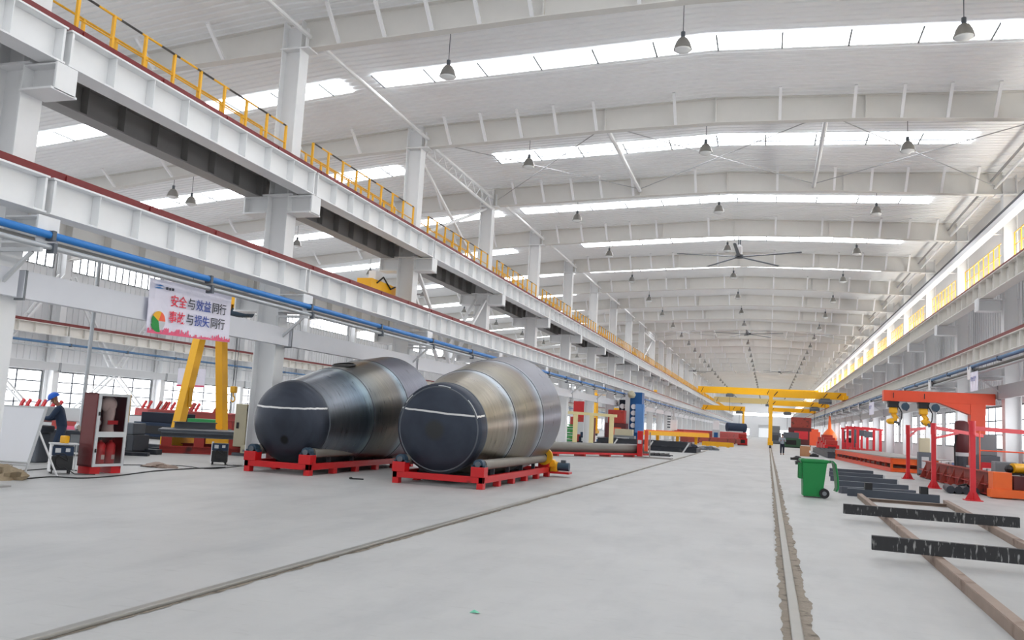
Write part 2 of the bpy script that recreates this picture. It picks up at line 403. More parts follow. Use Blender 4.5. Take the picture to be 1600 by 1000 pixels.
# ------------------------------------------------------------------ setting: columns, crane beams, rafters
def column_main():
    m = MB()
    for X in (-13.93, -13.27): m.box(X-.015, X+.015, -.24, .24, 0, 7.75)
    m.box(-13.92, -13.28, -.01, .01, 0, 7.75)
    for X in (-13.9, -13.3): m.box(X-.015, X+.015, -.23, .23, 7.75, 13.0)
    m.box(-13.89, -13.31, -.01, .01, 7.75, 12.9).box(-14.1, -13.1, -.27, .27, 7.72, 7.76)
    o = ST(m.build('steel_column', 'white_steel'))
    MB().box(-14.2, -13.0, -.36, .36, 0, .03).build('base_plate', 'beam_grey', o)
    MB().box(-13.95, -13.0, -.26, .26, 12.13, 12.17).bar((-13.1, -.2, 12.15), (-13.1, -.2, 12.75), .04, .12).build('cap_plate', 'white_steel', o)
    for z in (7.72, 4.87):
        for s, x0, x1 in ((1, -13.26, -12.5), (-1, -13.94, -14.7)):
            c = MB().ibeam((x0, 0, z-.26), (x1, 0, z-.26), .5, .46)
            c.box(x1-.02, x1+.02, -.24, .24, z-.5, z); c.box(min(x0, x1), max(x0, x1), -.3, .3, z-.53, z-.49)
            c.build('corbel', 'white_steel', o)
    return o
def column_right():
    m = MB()
    for X in (9.2, 9.78): m.box(X-.015, X+.015, -.25, .25, 0, 7.75)
    m.box(9.21, 9.77, -.01, .01, 0, 7.75)
    for X in (9.25, 9.75): m.box(X-.015, X+.015, -.22, .22, 7.75, 13.0)
    m.box(9.26, 9.74, -.01, .01, 7.75, 12.9)
    o = ST(m.build('steel_column', 'white_steel'))
    MB().box(9.0, 10.0, -.4, .4, 0, .03).build('base_plate', 'beam_grey', o)
    MB().box(8.95, 9.8, -.26, .26, 12.13, 12.17).build('cap_plate', 'white_steel', o)
    for z, x1 in ((7.72, 8.25), (4.87, 7.95)):
        c = MB().ibeam((9.13, 0, z-.26), (x1, 0, z-.26), .5, .5); c.box(x1-.02, x1+.02, -.32, .32, z-.5, z+.02)
        c.build('corbel', 'white_steel', o)
    return o
def column_far():
    m = MB()
    for X in (-39.9, -39.3): m.box(X-.02, X+.02, -.22, .22, 0, 10.3)
    m.box(-39.88, -39.32, -.01, .01, 0, 10.3)
    o = ST(m.build('steel_column', 'white_steel'))
    MB().ibeam((-39.28, 0, 4.85), (-38.6, 0, 4.85), .4, .4).build('corbel', 'white_steel', o); return o
for fn, lab in ((column_main, 'white steel column in the row left of the floor aisle, %s one from the front'),
                (column_right, 'white steel column along the right wall, %s one from the front'),
                (column_far, 'white steel column along the far left wall, %s one from the front')):
    o0 = fn(); o0.location = (0, YC(-3), 0); i = 1
    for k in range(-3, NB+1):
        o = o0 if k == -3 else dup(o0, (0, YC(k), 0))
        o['label'] = lab % nth(i); o['category'] = 'column'; i += 1
        o['group'] = {'r': 'steel columns', 'a': ''}.get('r')
def crane_beam(X, ztop, h, b, side, m):
    mb = MB().ibeam((X, .04, ztop-h/2), (X, BAY-.04, ztop-h/2), h, b, .035, .02)
    n = 8
    for i in range(n+1):
        y = .1 + (BAY-.2)*i/n; e = .05 if i in (0, n) else .02
        for s in (-1, 1): mb.box(min(X+s*.012, X+s*b*.46), max(X+s*.012, X+s*b*.46), y-e/2, y+e/2, ztop-h+.04, ztop-.04)
    return ST(mb.build('crane_beam', m))
BEAMS = [(-12.75, 8.45, .7, .46, 1, 'white_steel', 'upper white crane beam left of the aisle'), (-14.45, 8.4, .7, .46, -1, 'beam_grey', 'upper grey crane beam behind the left column row'),
         (-12.75, 5.62, .68, .44, 1, 'white_steel', 'lower white crane beam left of the aisle'), (-14.45, 5.55, .66, .44, -1, 'old_white_steel', 'lower cream crane beam behind the left column row'),
         (8.55, 8.45, .72, .44, -1, 'old_white_steel', 'upper crane beam on the right wall columns'), (8.3, 5.68, .6, .4, -1, 'old_white_steel', 'lower crane beam on the right wall columns'),
         (-38.9, 5.62, .6, .4, 1, 'old_white_steel', 'crane beam along the far left wall')]
for (X, zt, h, b, s, m, lab) in BEAMS:
    o0 = crane_beam(X, zt, h, b, s, m); o0.location = (0, YC(-3), 0)
    for i, k in enumerate(range(-3, NB)):
        o = o0 if k == -3 else dup(o0, (0, YC(k), 0))
        tag(o, lab + ', %s span from the front' % nth(i+1), 'beam', 'crane beams', 'structure')
for X, z, m, lab in ((-12.75, 8.45, 'red_rail', 'long red rail on the upper crane beam left of the aisle'), (-14.45, 8.4, 'dull_red_rail', 'red rail on the grey upper beam behind the left columns'),
                     (-12.75, 5.62, 'red_rail', 'long red rail on the lower crane beam left of the aisle'), (-14.45, 5.55, 'dull_red_rail', 'red rail on the cream lower beam behind the left columns'),
                     (8.55, 8.45, 'dull_red_rail', 'dull rail on the upper crane beam at the right wall'), (8.3, 5.68, 'dull_red_rail', 'dark red rail on the lower crane beam at the right wall'),
                     (-38.9, 5.62, 'dull_red_rail', 'dark red rail on the crane beam along the far left wall')):
    r = MB().box(X-.1, X+.1, YC(-3), YC(NB), z+.0, z+.17).box(X-.16, X+.16, YC(-3), YC(NB), z, z+.03)
    if X < 0 and z > 5 and X > -13:
        y = YC(-3)+.5
        while y < 90: r.box(X-.12, X+.12, y-.07, y+.07, z+.02, z+.14); y += 2.26
    tag(r.build('crane_rail', m), lab, 'rail', 'crane rails')
# lintel girders
def lintel(x0, x1, z0, z1, lab, m, nk=NB):
    o0 = MB().box(x0, x1, .06, BAY-.06, z0, z1).build('lintel_beam', m); o0.location = (0, YC(-3), 0)
    MB().box(x0-.01, x1+.012, .08, .12, z0-.04, z1+.01).build('end_clip', 'mid_grey', o0)
    for i, k in enumerate(range(-3, nk)):
        o = o0 if k == -3 else dup(o0, (0, YC(k), 0)); tag(o, lab + ', %s span from the front' % nth(i+1), 'beam', 'lintel beams', 'structure')
lintel(-13.16, -12.96, 3.4, 3.9, 'deep pale grey lintel girder across the left columns', 'lintel_white')
lintel(9.0, 9.12, 3.6, 4.15, 'grey lintel girder above the right wall windows', 'grey_steel')
lintel(-39.28, -39.1, 3.05, 3.5, 'pale lintel girder above the far left windows', 'light_grey')
# rafters with fly braces
def zb(X):
    pts = [(-39.3, 9.5), (-32, 10.5), (-22, 11.7), (-13.9, 12.14), (-13.3, 12.17), (-6, 12.52), (-2, 12.62), (3, 12.52), (9.25, 12.17)]
    for (a, c), (b, d) in zip(pts, pts[1:]):
        if a <= X <= b: return c+(d-c)*(X-a)/(b-a)
    return pts[-1][1]
def rafter(xs, name, bx):
    m = MB(); top = [(X, ceil_z(X)-.02) for X in xs]; bot = [(X, zb(X)) for X in xs]
    m.prism(bot+top[::-1], 'y', -.012, .012)
    for (p, q) in list(zip(bot, bot[1:]))+list(zip(top, top[1:])): m.bar((p[0], 0, p[1]), (q[0], 0, q[1]), .3, .03)
    for X in xs[1:-1]: m.box(X-.02, X+.02, -.14, .14, zb(X), ceil_z(X)-.03)
    o = ST(m.build(name, 'rafter_white'))
    for X in bx: MB().bar((X, -.13, zb(X)+.03), (X, -1.0, ceil_z(X)-.02), .1, .08).build('brace', 'white', o)
    return o
bmain = [-12.1, -10.65, -9.2, -7.8, -6.3, -3.4, .2, 2.6, 4.1, 5.5, 6.9, 8.2]; bleft = [-16, -18.5, -20.5, -22.5, -25, -28, -31, -34]
for xs, bx, lab in (([-13.3, -6, -2, 3, 9.25], bmain, 'white roof rafter over the main aisle, %s frame from the front'), ([-39.3, -32, -22, -13.9], bleft, 'white roof rafter over the left bay, %s frame from the front')):
    o0 = rafter(xs, 'roof_rafter', bx); o0.location = (0, YC(-3), 0)
    for i, k in enumerate(range(-3, NB+1)):
        if k == -3: o = o0
        elif k < 16: o = dup(o0, (0, YC(k), 0))
        else: o = o0.copy(); COL.objects.link(o); o.location = (0, YC(k), 0)
        tag(o, lab % nth(i+1), 'rafter', 'roof rafters', 'structure')
# eaves tie tubes, roof ties and wall bracing in the braced bays
def ties(X, z, r, lab, ks, m='white_steel'):
    o0 = MB().tube((X, .15, z), (X, BAY-.15, z), r, 8).build('tie_tube', m, smooth=True); o0.location = (0, YC(ks[0]), 0)
    for i, k in enumerate(ks):
        o = o0 if i == 0 else dup(o0, (0, YC(k), 0)); tag(o, lab + ', %s span from the front' % nth(i+1), 'tie', 'roof ties', 'structure')
BR = [1, 8, 15, 22, 29]
plain = [k for k in range(-3, NB) if k not in BR]
ties(-13.05, 12.5, .07, 'white tie tube high between the left columns', plain)
ties(8.95, 12.45, .06, 'white tie tube high between the right columns', list(range(-3, NB)))
ties(8.8, 12.75, .05, 'grey tie tube under the right eaves', list(range(-3, NB)), 'grey_steel')
ties(-6.0, 12.75, .09, 'white roof tie left of the ridge in a braced bay', BR)
ties(1.75, 12.75, .09, 'white roof tie right of the ridge in a braced bay', BR)
def bracing():
    o = MB()
    for z in (12.55, 12.0): o.tube((-13.3, .25, z), (-13.3, BAY-.25, z), .07, 8)
    n = 14
    for i in range(n):
        y0, y1 = .3+(BAY-.6)*i/n, .3+(BAY-.6)*(i+1)/n; a, b = (12.55, 12.0) if i % 2 else (12.0, 12.55); o.tube((-13.3, y0, a), (-13.3, y1, b), .03, 6)
    o = ST(o.build('truss_beam', 'white_steel'))
    for y0, y1 in ((.25, BAY-.25), (BAY-.25, .25)): MB().tube((-13.6, y0, 12.0), (-13.6, y1, 8.6), .07, 8).build('brace', 'white_steel', o)
    for (ya, za, yb, zb_) in ((.3, 7.4, BAY/2, 3.9), (BAY-.3, 7.4, BAY/2, 3.9)):
        for X in (-13.85, -13.35):
            MB().bar((X, ya, za), (X, yb, zb_), .12, .12).build('brace', 'white_steel', o)
        c = MB()
        for i in range(6):
            f = (i+.5)/6; y, z = ya+(yb-ya)*f, za+(zb_-za)*f; c.bar((-13.85, y, z), (-13.35, y, z), .06, .06)
        c.build('batten', 'grey_steel', o)
    return o
o0 = bracing(); o0.location = (0, YC(1), 0)
for i, k in enumerate(BR):
    o = o0 if i == 0 else dup(o0, (0, YC(k), 0)); tag(o, 'lattice truss and crossed braces between left columns, %s braced bay from the front' % nth(i+1), 'bracing', 'column bracing', 'structure')
def far_brace():
    o = MB()
    for (ya, za, yb, zb_) in ((.4, 8.6, BAY/2-.3, 3.6), (BAY-.4, 8.6, BAY/2+.3, 3.6), (BAY/2-.2, 3.0, .9, .3), (BAY/2+.2, 3.0, BAY-.9, .3)):
        for X in (-39.5, -39.1): o.bar((X, ya, za), (X, yb, zb_), .1, .1)
        for i in range(7):
            f = (i+.5)/7; y, z = ya+(yb-ya)*f, za+(zb_-za)*f; o.bar((-39.5, y, z), (-39.1, y, z), .05, .05)
    return ST(o.build('wall_bracing', 'white_steel'))
o0 = far_brace(); o0.location = (0, YC(1), 0); tag(o0, 'white lattice wall bracing against the far left windows, nearer braced bay', 'bracing', 'far wall bracing', 'structure')
tag(dup(o0, (0, YC(2), 0)), 'white lattice wall bracing against the far left windows, second braced bay', 'bracing', 'far wall bracing', 'structure')
# thin roof rods crossing the braced bays
for i, k in enumerate(BR[:3]):
    for j, (xa, xb) in enumerate(((-13, -6), (-6, 1.75), (1.75, 9))):
        r = MB(); ya, yb = YC(k)+.2, YC(k+1)-.2
        r.tube((xa, ya, zb(xa)+.3), (xb, yb, zb(xb)+.3), .02, 5).tube((xb, ya, zb(xb)+.3), (xa, yb, zb(xa)+.3), .02, 5)
        tag(ST(r.build('roof_rod', 'grey_steel')), 'thin crossed roof rods, %s braced bay, %s panel' % (nth(i+1), ('left', 'middle', 'right')[j]), 'rod', 'roof rods')

# ------------------------------------------------------------------ floor rails
def ragged(x0, x1, y0, y1, seed, n):
    vs, fs = [], []
    for i in range(n+1):
        y = y0+(y1-y0)*(i/n)**2.2
        vs += [(x0+.05*(noise.noise(Vector((y*2.3, seed, 0)))+.5*noise.noise(Vector((y*9, seed, 3)))), y, .004), (x1+.06*(noise.noise(Vector((y*1.9, seed+9, 0)))+.5*noise.noise(Vector((y*8, seed, 5)))), y, .004)]
    return MB().add(vs, [(2*i, 2*i+1, 2*i+3, 2*i+2) for i in range(n)])
for X, lab, w0, w1 in ((.27, 'steel floor rail set in a rough mortar trench right of the aisle', -.12, .16), (-4.82, 'steel floor rail flush in the concrete left of the aisle', -.09, .09)):
    o = tag(MB().box(X-.05, X+.05, .5, YE-1, 0, .035).build('floor_rail', 'rail_steel', bevel=.012), lab, 'rail', 'floor rails')
    ragged(X+w0, X+w1, .5, 200, X, 900).build('mortar_bed', 'mortar', o)

# ------------------------------------------------------------------ walkway railings
def railing(X, ztop, h, n, striped=False):
    pw = .03 if X < 0 else .02
    o = bpy.data.objects.new('walkway_railing', None); COL.objects.link(o); OFF[o.name] = Vector()
    a, b = .75, BAY-.75
    MB().tube((X, a, ztop), (X, b, ztop), .025, 6).build('top_rail', 'striped' if striped else 'yellow', o)
    for f in (.55, .12): MB().tube((X, a, ztop-h*(1-f)), (X, b, ztop-h*(1-f)), .018, 6).build('cross_rail', 'yellow', o)
    for i in range(n+1):
        y = a+(b-a)*i/n; MB().box(X-pw, X+pw, y-pw, y+pw, ztop-h, ztop).build('post', 'yellow', o)
    return o
def merge_children(o, name, m):               # the same railing as one mesh, for spans that are only a few pixels tall
    vs, fs = [], []
    for ch in o.children:
        k = len(vs); vs += [tuple(v.co) for v in ch.data.vertices]; fs += [tuple(k+i for i in p.vertices) for p in ch.data.polygons]
    return MB().add(vs, fs).build(name, m)
for (X, zt, h, n, st, lab) in ((-13.2, 9.6, 1.12, 8, True, 'yellow railing on the aisle edge of the left walkway'), (-14.0, 9.6, 1.12, 8, False, 'yellow railing on the rear edge of the left walkway'),
                           (9.5, 10.4, 1.15, 8, False, 'yellow railing of the high walkway at the right wall')):
    o0 = railing(X, zt, h, n, st); o0.location = (0, YC(-1), 0); far = None
    for i, k in enumerate(range(-1, NB)):
        if i == 0: o = o0
        elif k < 10: o = dup(o0, (0, YC(k), 0))
        else:
            if far is None: o = far = merge_children(o0, 'walkway_railing', 'yellow')
            else: o = far.copy(); COL.objects.link(o)
            o.location = (0, YC(k), 0)
        tag(o, lab + ', %s span from the front' % nth(i+1), 'railing', 'walkway railings')
ST(MB().box(-14.2, -12.98, YC(-3), YC(NB), 8.4, 8.47).build('walkway_floor', 'beam_grey'), 'left walkway deck between the upper crane beams', 'walkway')
ST(MB().box(9.3, XW, YC(-3), YC(NB), 9.18, 9.25).build('walkway_floor', 'old_white_steel'), 'right walkway deck at the right wall', 'walkway')
o = ST(MB().box(8.62, 8.95, YC(-3), YC(NB), 10.52, 10.76).build('cable_tray', 'white'), 'long white cable tray with dark cover above the right walkway', 'cable tray')
MB().box(8.6, 8.97, YC(-3), YC(NB), 10.76, 10.85).build('cover', 'charcoal', o)
for k in range(-2, 14): MB().bar((8.8, YC(k), 10.5), (9.25, YC(k), 10.5), .06, .05).build('bracket', 'white', o)

# ------------------------------------------------------------------ pipes along the columns
def pipe_run(name, X, z, r, m, lab, kx=0, brackets=True):
    o = tag(MB().tube((X, YC(-3), z), (X, YE-8, z), r, 10).build(name, m, smooth=True), lab, 'pipe', 'pipe runs')
    if brackets:
        for k in range(-2, 16):
            for dy in (0, BAY/2):
                MB().box(X-.085, X+.085, YC(k)+dy-.04, YC(k)+dy+.04, z-.1, z+.08).build('clamp', 'slate', o)
    return o
pipe_run('blue_pipe', -12.4, 4.53, .07, 'blue_pipe', 'bright blue pipe running below the lower left crane beam')
pipe_run('steel_pipe', -12.55, 4.4, .055, 'pipe_dark', 'dull brown pipe right behind the bright blue pipe', brackets=False)
pipe_run('steel_pipe', -12.35, 4.3, .05, 'pipe_grey', 'silver grey pipe just below the bright blue pipe')
pipe_run('blue_pipe', 8.0, 4.88, .07, 'far_blue', 'blue pipe running below the lower right crane beam')
pipe_run('steel_pipe', 8.15, 4.72, .05, 'pipe_dark', 'dull pipe beside the blue pipe on the right wall', brackets=False)
pipe_run('steel_pipe', 8.1, 4.6, .05, 'pipe_grey', 'silver grey pipe under the right wall blue pipe', brackets=False)
pipe_run('blue_pipe', -38.5, 4.55, .07, 'far_blue', 'thin blue pipe along the far left wall')
pipe_run('steel_pipe', -38.55, 4.3, .04, 'pipe_grey', 'thin grey pipe under the far left blue pipe', brackets=False)
def pipe_bracket(x0, x1, z):
    o = MB().bar((x0, 0, z), (x1, 0, z), .07, .07).bar((x0, 0, z-.75), (x1+(x0-x1)*.2, 0, z-.03), .06, .06).bar((x0, 0, z+.02), (x0, 0, z-.8), .08, .05)
    return o
for (x0, x1, z, kk, lab) in ((-13.18, -12.2, 4.2, range(-1, 16), 'angle bracket carrying the pipes on a left column'), (9.13, 7.9, 4.5, range(1, 16), 'angle bracket carrying the pipes on a right column')):
    o0 = pipe_bracket(x0, x1, z).build('pipe_bracket', 'light_grey')
    for i, k in enumerate(kk):
        o = o0 if i == 0 else dup(o0, (0, 0, 0)); o.location = (0, YC(k)-.36, 0); tag(o, lab + ', %s one from the front' % nth(i+1), 'bracket', 'pipe brackets')

# ------------------------------------------------------------------ lamps and fans
def lamp():
    o = bpy.data.objects.new('pendant_lamp', None); COL.objects.link(o); OFF[o.name] = Vector()
    MB().tube((0, 0, .5), (0, 0, 1.45), .012, 6).build('rod', 'slate', o)
    MB().tube((0, 0, .36), (0, 0, .54), .06, 10).build('ballast', 'slate', o, smooth=True)
    MB().lathe([(.07, .38), (.13, .34), (.2, .22), (.25, .06), (.26, .03), (.24, .03), (.19, .2), (.12, .3), (.01, .32)], 16).build('shade', 'lamp_metal', o, smooth=True)
    MB().lathe([(.24, .05), (.22, .0), (.12, -.045), (.001, -.055)], 16).build('lens', 'glass_lens', o, smooth=True)
    return o
l0 = lamp(); first = True; simple = None
def lamp_at(loc, lab):
    global first, simple
    if first: first = False; l0.location = loc; o = l0
    elif loc[1] < 150: o = dup(l0, loc)
    else:
        if simple is None: o = simple = merge_children(l0, 'pendant_lamp', 'lamp_metal')
        else: o = simple.copy(); COL.objects.link(o)
        o.location = loc
    tag(o, lab, 'lamp', 'pendant high bay lamps')
for X, row in ((-9.4, 'left row over the aisle'), (-2.45, 'middle row over the aisle'), (4.55, 'right row over the aisle')):
    for k in range(0, NB): lamp_at((X, YC(k)+1.7, ceil_z(X)-1.45), 'pendant lamp in the %s, %s from the front' % (row, nth(k+1)))
for k in range(0, 12): lamp_at((-25.2, YC(k)+1.5 if k else 30.2, 10.55), 'pendant lamp hanging in the left bay, %s from the front' % nth(k+1))
def big_fan(rot):
    o = bpy.data.objects.new('ceiling_fan', None); COL.objects.link(o); OFF[o.name] = Vector()
    MB().box(-.35, .35, -.05, .05, 1.25, 1.32).bar((-.05, 0, .45), (-.05, 0, 1.3), .06, .06).bar((.05, 0, .45), (.05, 0, 1.3), .06, .06).build('hanger', 'slate', o)
    MB().box(-.16, .16, -.16, .16, .1, .62).box(-.1, .1, -.1, .1, .62, .72).build('motor', 'white', o, bevel=.03)
    MB().tube((0, 0, -.08), (0, 0, .1), .24, 18).build('hub', 'charcoal', o, smooth=True)
    for i in range(5):
        a = rot+2*math.pi*i/5; d = Vector((math.cos(a), math.sin(a), 0)); s = Vector((-d.y, d.x, 0))
        m = MB(); pr = [(-.11, -.015), (-.05, .02), (.05, .02), (.11, -.03), (0, -.01)]
        vs = [tuple(d*r + s*u*(1 if r < 1 else .85) + Vector((0, 0, v))) for r in (.2, 3.75) for (u, v) in pr]
        m.add(vs, [tuple(range(5)), tuple(range(9, 4, -1))] + [(j, 5+j, 5+(j+1) % 5, (j+1) % 5) for j in range(5)])
        m.build('blade', 'slate', o)
    return o
for i, (x, y, Y, rot, lab) in enumerate(((1155, 405, 52, -.35, 'nearest large five blade ceiling fan, in front of a bright roof light'), (1170, 516, 94, .9, 'second large five blade ceiling fan above the aisle'),
                                         (1218, 577, 150, .2, 'distant five blade ceiling fan right of the ridge, third from the front'), (1085, 577, 150, 1.1, 'distant five blade ceiling fan left of the ridge'))):
    f = big_fan(rot); p = at(x, y, Y); z = min(p.z, ceil_z(p.x)-1.3); f.location = (p.x, Y, ceil_z(p.x)-1.32); tag(f, lab, 'fan', 'large ceiling fans')

# ------------------------------------------------------------------ cone tanks and their roller cradles
def ellipsoid_head(r, depth, y0, n=7):
    return [(r*math.sin(t), y0-depth*math.cos(t)) for t in [math.pi/2*i/n for i in range(n+1)]]
def tank(name, label, loc, r1, r2, dome, skirt, seams, body_stops, head_rgb, chalk, spots, hole=None):
    o = thing(name, label, 'tank', loc)
    hm = tank_mat('head_plate', [(0, head_rgb), (1, head_rgb)], metal=.5, rough=.42, chalk=chalk, spot=spots)
    prof = [(max(.001, r), y) for r, y in ellipsoid_head(r1, dome, 0)] + [(r1, skirt)]
    h = MB().lathe(prof, 64, ax='y').build('dished_head', hm, o, world=False, smooth=True)
    MB().lathe([(r1+.004, skirt-.03), (r1+.014, skirt-.015), (r1+.014, skirt+.015), (r1+.004, skirt+.03)], 64, ax='y').build('weld_bead', 'slate', h, world=False, smooth=True)
    if dome < .3: MB().lathe([(r1*.915, -dome*.42), (r1*.925, -dome*.42-.012), (r1*.94, -dome*.4+.0), (r1*.925, -dome*.36)], 64, ax='y').build('weld_seam', 'slate', h, world=False, smooth=True); [MB().path([(r1*.95*math.cos(a0+i*.06), -dome*.4-.004, r1*.95*math.sin(a0+i*.06)) for i in range(n)], .012, 6).build('grind_mark', 'light_grey', h, world=False) for a0, n in ((.35, 9), (2.35, 5), (1.35, 6))]
    bmt = tank_mat('rolled_plate', body_stops)
    k = skirt; rr = r1
    for i, (y1, rb) in enumerate(seams):
        ni = 6; pr = []
        for j in range(ni+1):
            f = j/ni; pr.append((rr+(rb-rr)*f, k+(y1-k)*f))
        sh = MB().lathe([(pr[0][0]-.015, pr[0][1])]+pr+[(pr[-1][0]-.015, pr[-1][1])][::1], 64, ax='y')
        sh.f = [f for f in sh.f if len(f) == 4]
        s = sh.build('shell_course', bmt, o, world=False, smooth=True)
        if i < len(seams)-1: MB().lathe([(rb-.006, y1-.03), (rb+.008, y1-.012), (rb+.008, y1+.012), (rb-.006, y1+.03)], 64, ax='y').build('weld_bead', 'charcoal', s, world=False, smooth=True)
        k, rr = y1, rb
    MB().lathe([(rr-.03, k), (rr, k), (rr, k+.02), (rr-.03, k+.02)], 64, ax='y').build('open_rim', 'plate_grey', o, world=False, smooth=True)
    return o
def tilt_for(r1, r2, L): return math.atan2((r2-r1), L)*.93
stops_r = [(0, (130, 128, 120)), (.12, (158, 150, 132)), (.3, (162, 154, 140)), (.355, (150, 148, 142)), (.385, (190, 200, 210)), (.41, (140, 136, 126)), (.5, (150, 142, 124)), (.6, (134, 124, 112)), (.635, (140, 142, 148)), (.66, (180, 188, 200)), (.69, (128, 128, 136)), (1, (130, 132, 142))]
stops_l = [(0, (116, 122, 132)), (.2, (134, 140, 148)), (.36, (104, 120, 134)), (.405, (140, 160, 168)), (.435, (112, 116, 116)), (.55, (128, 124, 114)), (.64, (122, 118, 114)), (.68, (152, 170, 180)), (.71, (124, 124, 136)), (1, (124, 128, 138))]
def place_tank(o, xc, yf, r1, r2, L):
    a = tilt_for(r1, r2, L); o.rotation_euler = (a, 0, 0); o.location = (xc, yf, .24+r1)
tr = tank('cone_tank', 'nearer tan grey steel cone tank with flat dark head and chalk line', (0, 0, 0), 1.13, 1.66, .2, .36, [(1.9, 1.42), (3.8, 1.66), (5.5, 1.75)], stops_r, (60, 67, 80), .42, [(-.05, -.02, .16, (42, 42, 42)), (-.05, -.02, .3, (58, 60, 62))])
place_tank(tr, -7.82, 19.75, 1.13, 1.68, 5.4); tr.rotation_euler[1] = .06
tl = tank('cone_tank', 'farther blue grey steel cone tank with bulging dark head and round top opening', (0, 0, 0), 1.08, 1.62, .52, .1, [(2.1, 1.38), (4.0, 1.6), (5.7, 1.69)], stops_l, (58, 64, 76), .4, [(.1, -.42, .14, (22, 22, 24))])
place_tank(tl, -12.0, 19.75, 1.08, 1.62, 5.6)
# round manhole on the left tank
mh = MB().lathe([(.36, .0), (.3, .035), (.3, .0), (.02, -.02)], 28); mh.build('manhole', 'black', tl, world=False)
mhole = [c for c in tl.children if c.name.startswith('manhole')][0]; mhole.location = (0, 2.75, 1.455); mhole.rotation_euler = (math.atan2(.22, 1.9), 0, 0)

def cradle(label, x0, x1, y0, y1, motor):
    o = thing('roller_cradle', label, 'cradle', ((x0+x1)/2, y0, 0)); w = .3
    zb_, zt = .14, .3
    for x in (x0+.06, x1-.06): MB().box(x-.06, x+.06, y0, y1, zb_, zt).build('side_beam', 'red', o, bevel=.008)
    for y in (y0+.06, y1-.06): MB().box(x0, x1, y-.06, y+.06, zb_, zt-.01).build('cross_beam', 'red', o, bevel=.008)
    for x in (x0, x1-w):
        for y in (y0-.02, y1-w+.02): MB().box(x-.02, x+w+.02, y, y+w, zt-.02, .52 if y < y0+1 else .5).build('bearing_block', 'red', o, bevel=.01)
    for x in (x0+.08, x1-.08):
        for i in range(6):
            y = y0+.1+(y1-y0-.2)*i/5; MB().box(x-.08, x+.08, y-.1, y+.1, 0, zb_).build('foot', 'red', o, bevel=.006)
    for i in range(1, 5):
        y = y0+(y1-y0)*i/5; MB().box(x0+.1, x1-.1, y-.05, y+.05, zb_, .26).build('sleeper', 'black', o)
        for x in (x0+.2, x1-.2): MB().box(x-.05, x+.05, y-.03, y+.03, .26, .44).build('roller_support', 'charcoal', o)
    for x in (x0+.16, x1-.16):
        MB().tube((x, y0+.34, .56), (x, y1-.34, .56), .125, 20).build('roller', 'roller_steel', o, smooth=True)
        for y in (y0+.14, y1-.14):
            b = MB().box(x-.17, x+.17, y-.1, y+.1, .5, .56); b.tube((x, y-.1, .58), (x, y+.1, .58), .125, 18)
            bb = b.build('bearing', 'motor_blue', o, smooth=True)
            MB().tube((x, y-.14, .58), (x, y-.1, .58), .07, 14).build('bearing_cap', 'slate', bb, smooth=True)
    if motor:
        x = x1-.16
        g = MB().tube((x+.02, y1-.3, .62), (x+.02, y1-.18, .62), .26, 24).build('drive_gear', 'yellow', o, smooth=True)
        MB().tube((x+.02, y1-.34, .62), (x+.02, y1-.3, .62), .1, 16).build('gear_hub', 'motor_blue', g, smooth=True)
        MB().box(x+.1, x+.75, y1+.02, y1+.5, .1, .16).build('motor_base', 'red', o)
        MB().box(x+.1, x+.36, y1+.05, y1+.35, .16, .46).tube((x+.24, y1-.18, .42), (x+.24, y1+.05, .42), .12, 14).build('gearbox', 'yellow', o, bevel=.02)
        mt = MB().tube((x+.36, y1+.2, .32), (x+.72, y1+.2, .32), .13, 18).build('motor', 'motor_blue', o, smooth=True)
        MB().box(x+.46, x+.6, y1+.13, y1+.27, .44, .52).build('terminal_box', 'slate', mt)
    return o
cradle('red roller cradle under the nearer tank, with yellow drive at its rear corner', -8.8, -6.45, 19.3, 25.8, True)
cradle('red roller cradle under the farther tank, beside the red cradle of the nearer tank', -12.95, -11.05, 19.2, 25.8, False)

# ------------------------------------------------------------------ people
def skinned(name, joints, bones, m, parent, levels=2):
    """one continuous surface grown round a skeleton: joints {name: (pos, rx, ry)}, first joint is the root"""
    me = bpy.data.meshes.new(name); keys = list(joints); idx = {k: i for i, k in enumerate(keys)}
    me.from_pydata([joints[k][0] for k in keys], [(idx[a], idx[b]) for a, b in bones], []); me.update()
    o = bpy.data.objects.new(name, me); COL.objects.link(o)
    o.modifiers.new('skin', 'SKIN'); o.modifiers['skin'].use_smooth_shade = True
    if not me.skin_vertices: me.attributes.new('skin', 'FLOAT', 'POINT') if False else None
    bm = bmesh.new(); bm.from_mesh(me); lay = bm.verts.layers.skin.verify(); bm.verts.ensure_lookup_table()
    for i, k in enumerate(keys):
        r = joints[k][1]; bm.verts[i][lay].radius = r if isinstance(r, tuple) else (r, r); bm.verts[i][lay].use_root = (i == 0)
    bm.to_mesh(me); bm.free()
    s = o.modifiers.new('sub', 'SUBSURF'); s.levels = levels; s.render_levels = levels
    dg = bpy.context.evaluated_depsgraph_get(); dg.update()
    me2 = bpy.data.meshes.new_from_object(o.evaluated_get(dg)); o.modifiers.clear(); o.data = me2; me2.name = name
    me2.materials.clear(); me2.materials.append(M[m]); me2.polygons.foreach_set('use_smooth', [True]*len(me2.polygons))
    if parent: o.parent = parent
    return o
def chain(joints, bones, pts, start=None):
    prev = start
    for (k, p, r) in pts:
        joints[k] = (p, r)
        if prev: bones.append((prev, k))
        prev = k
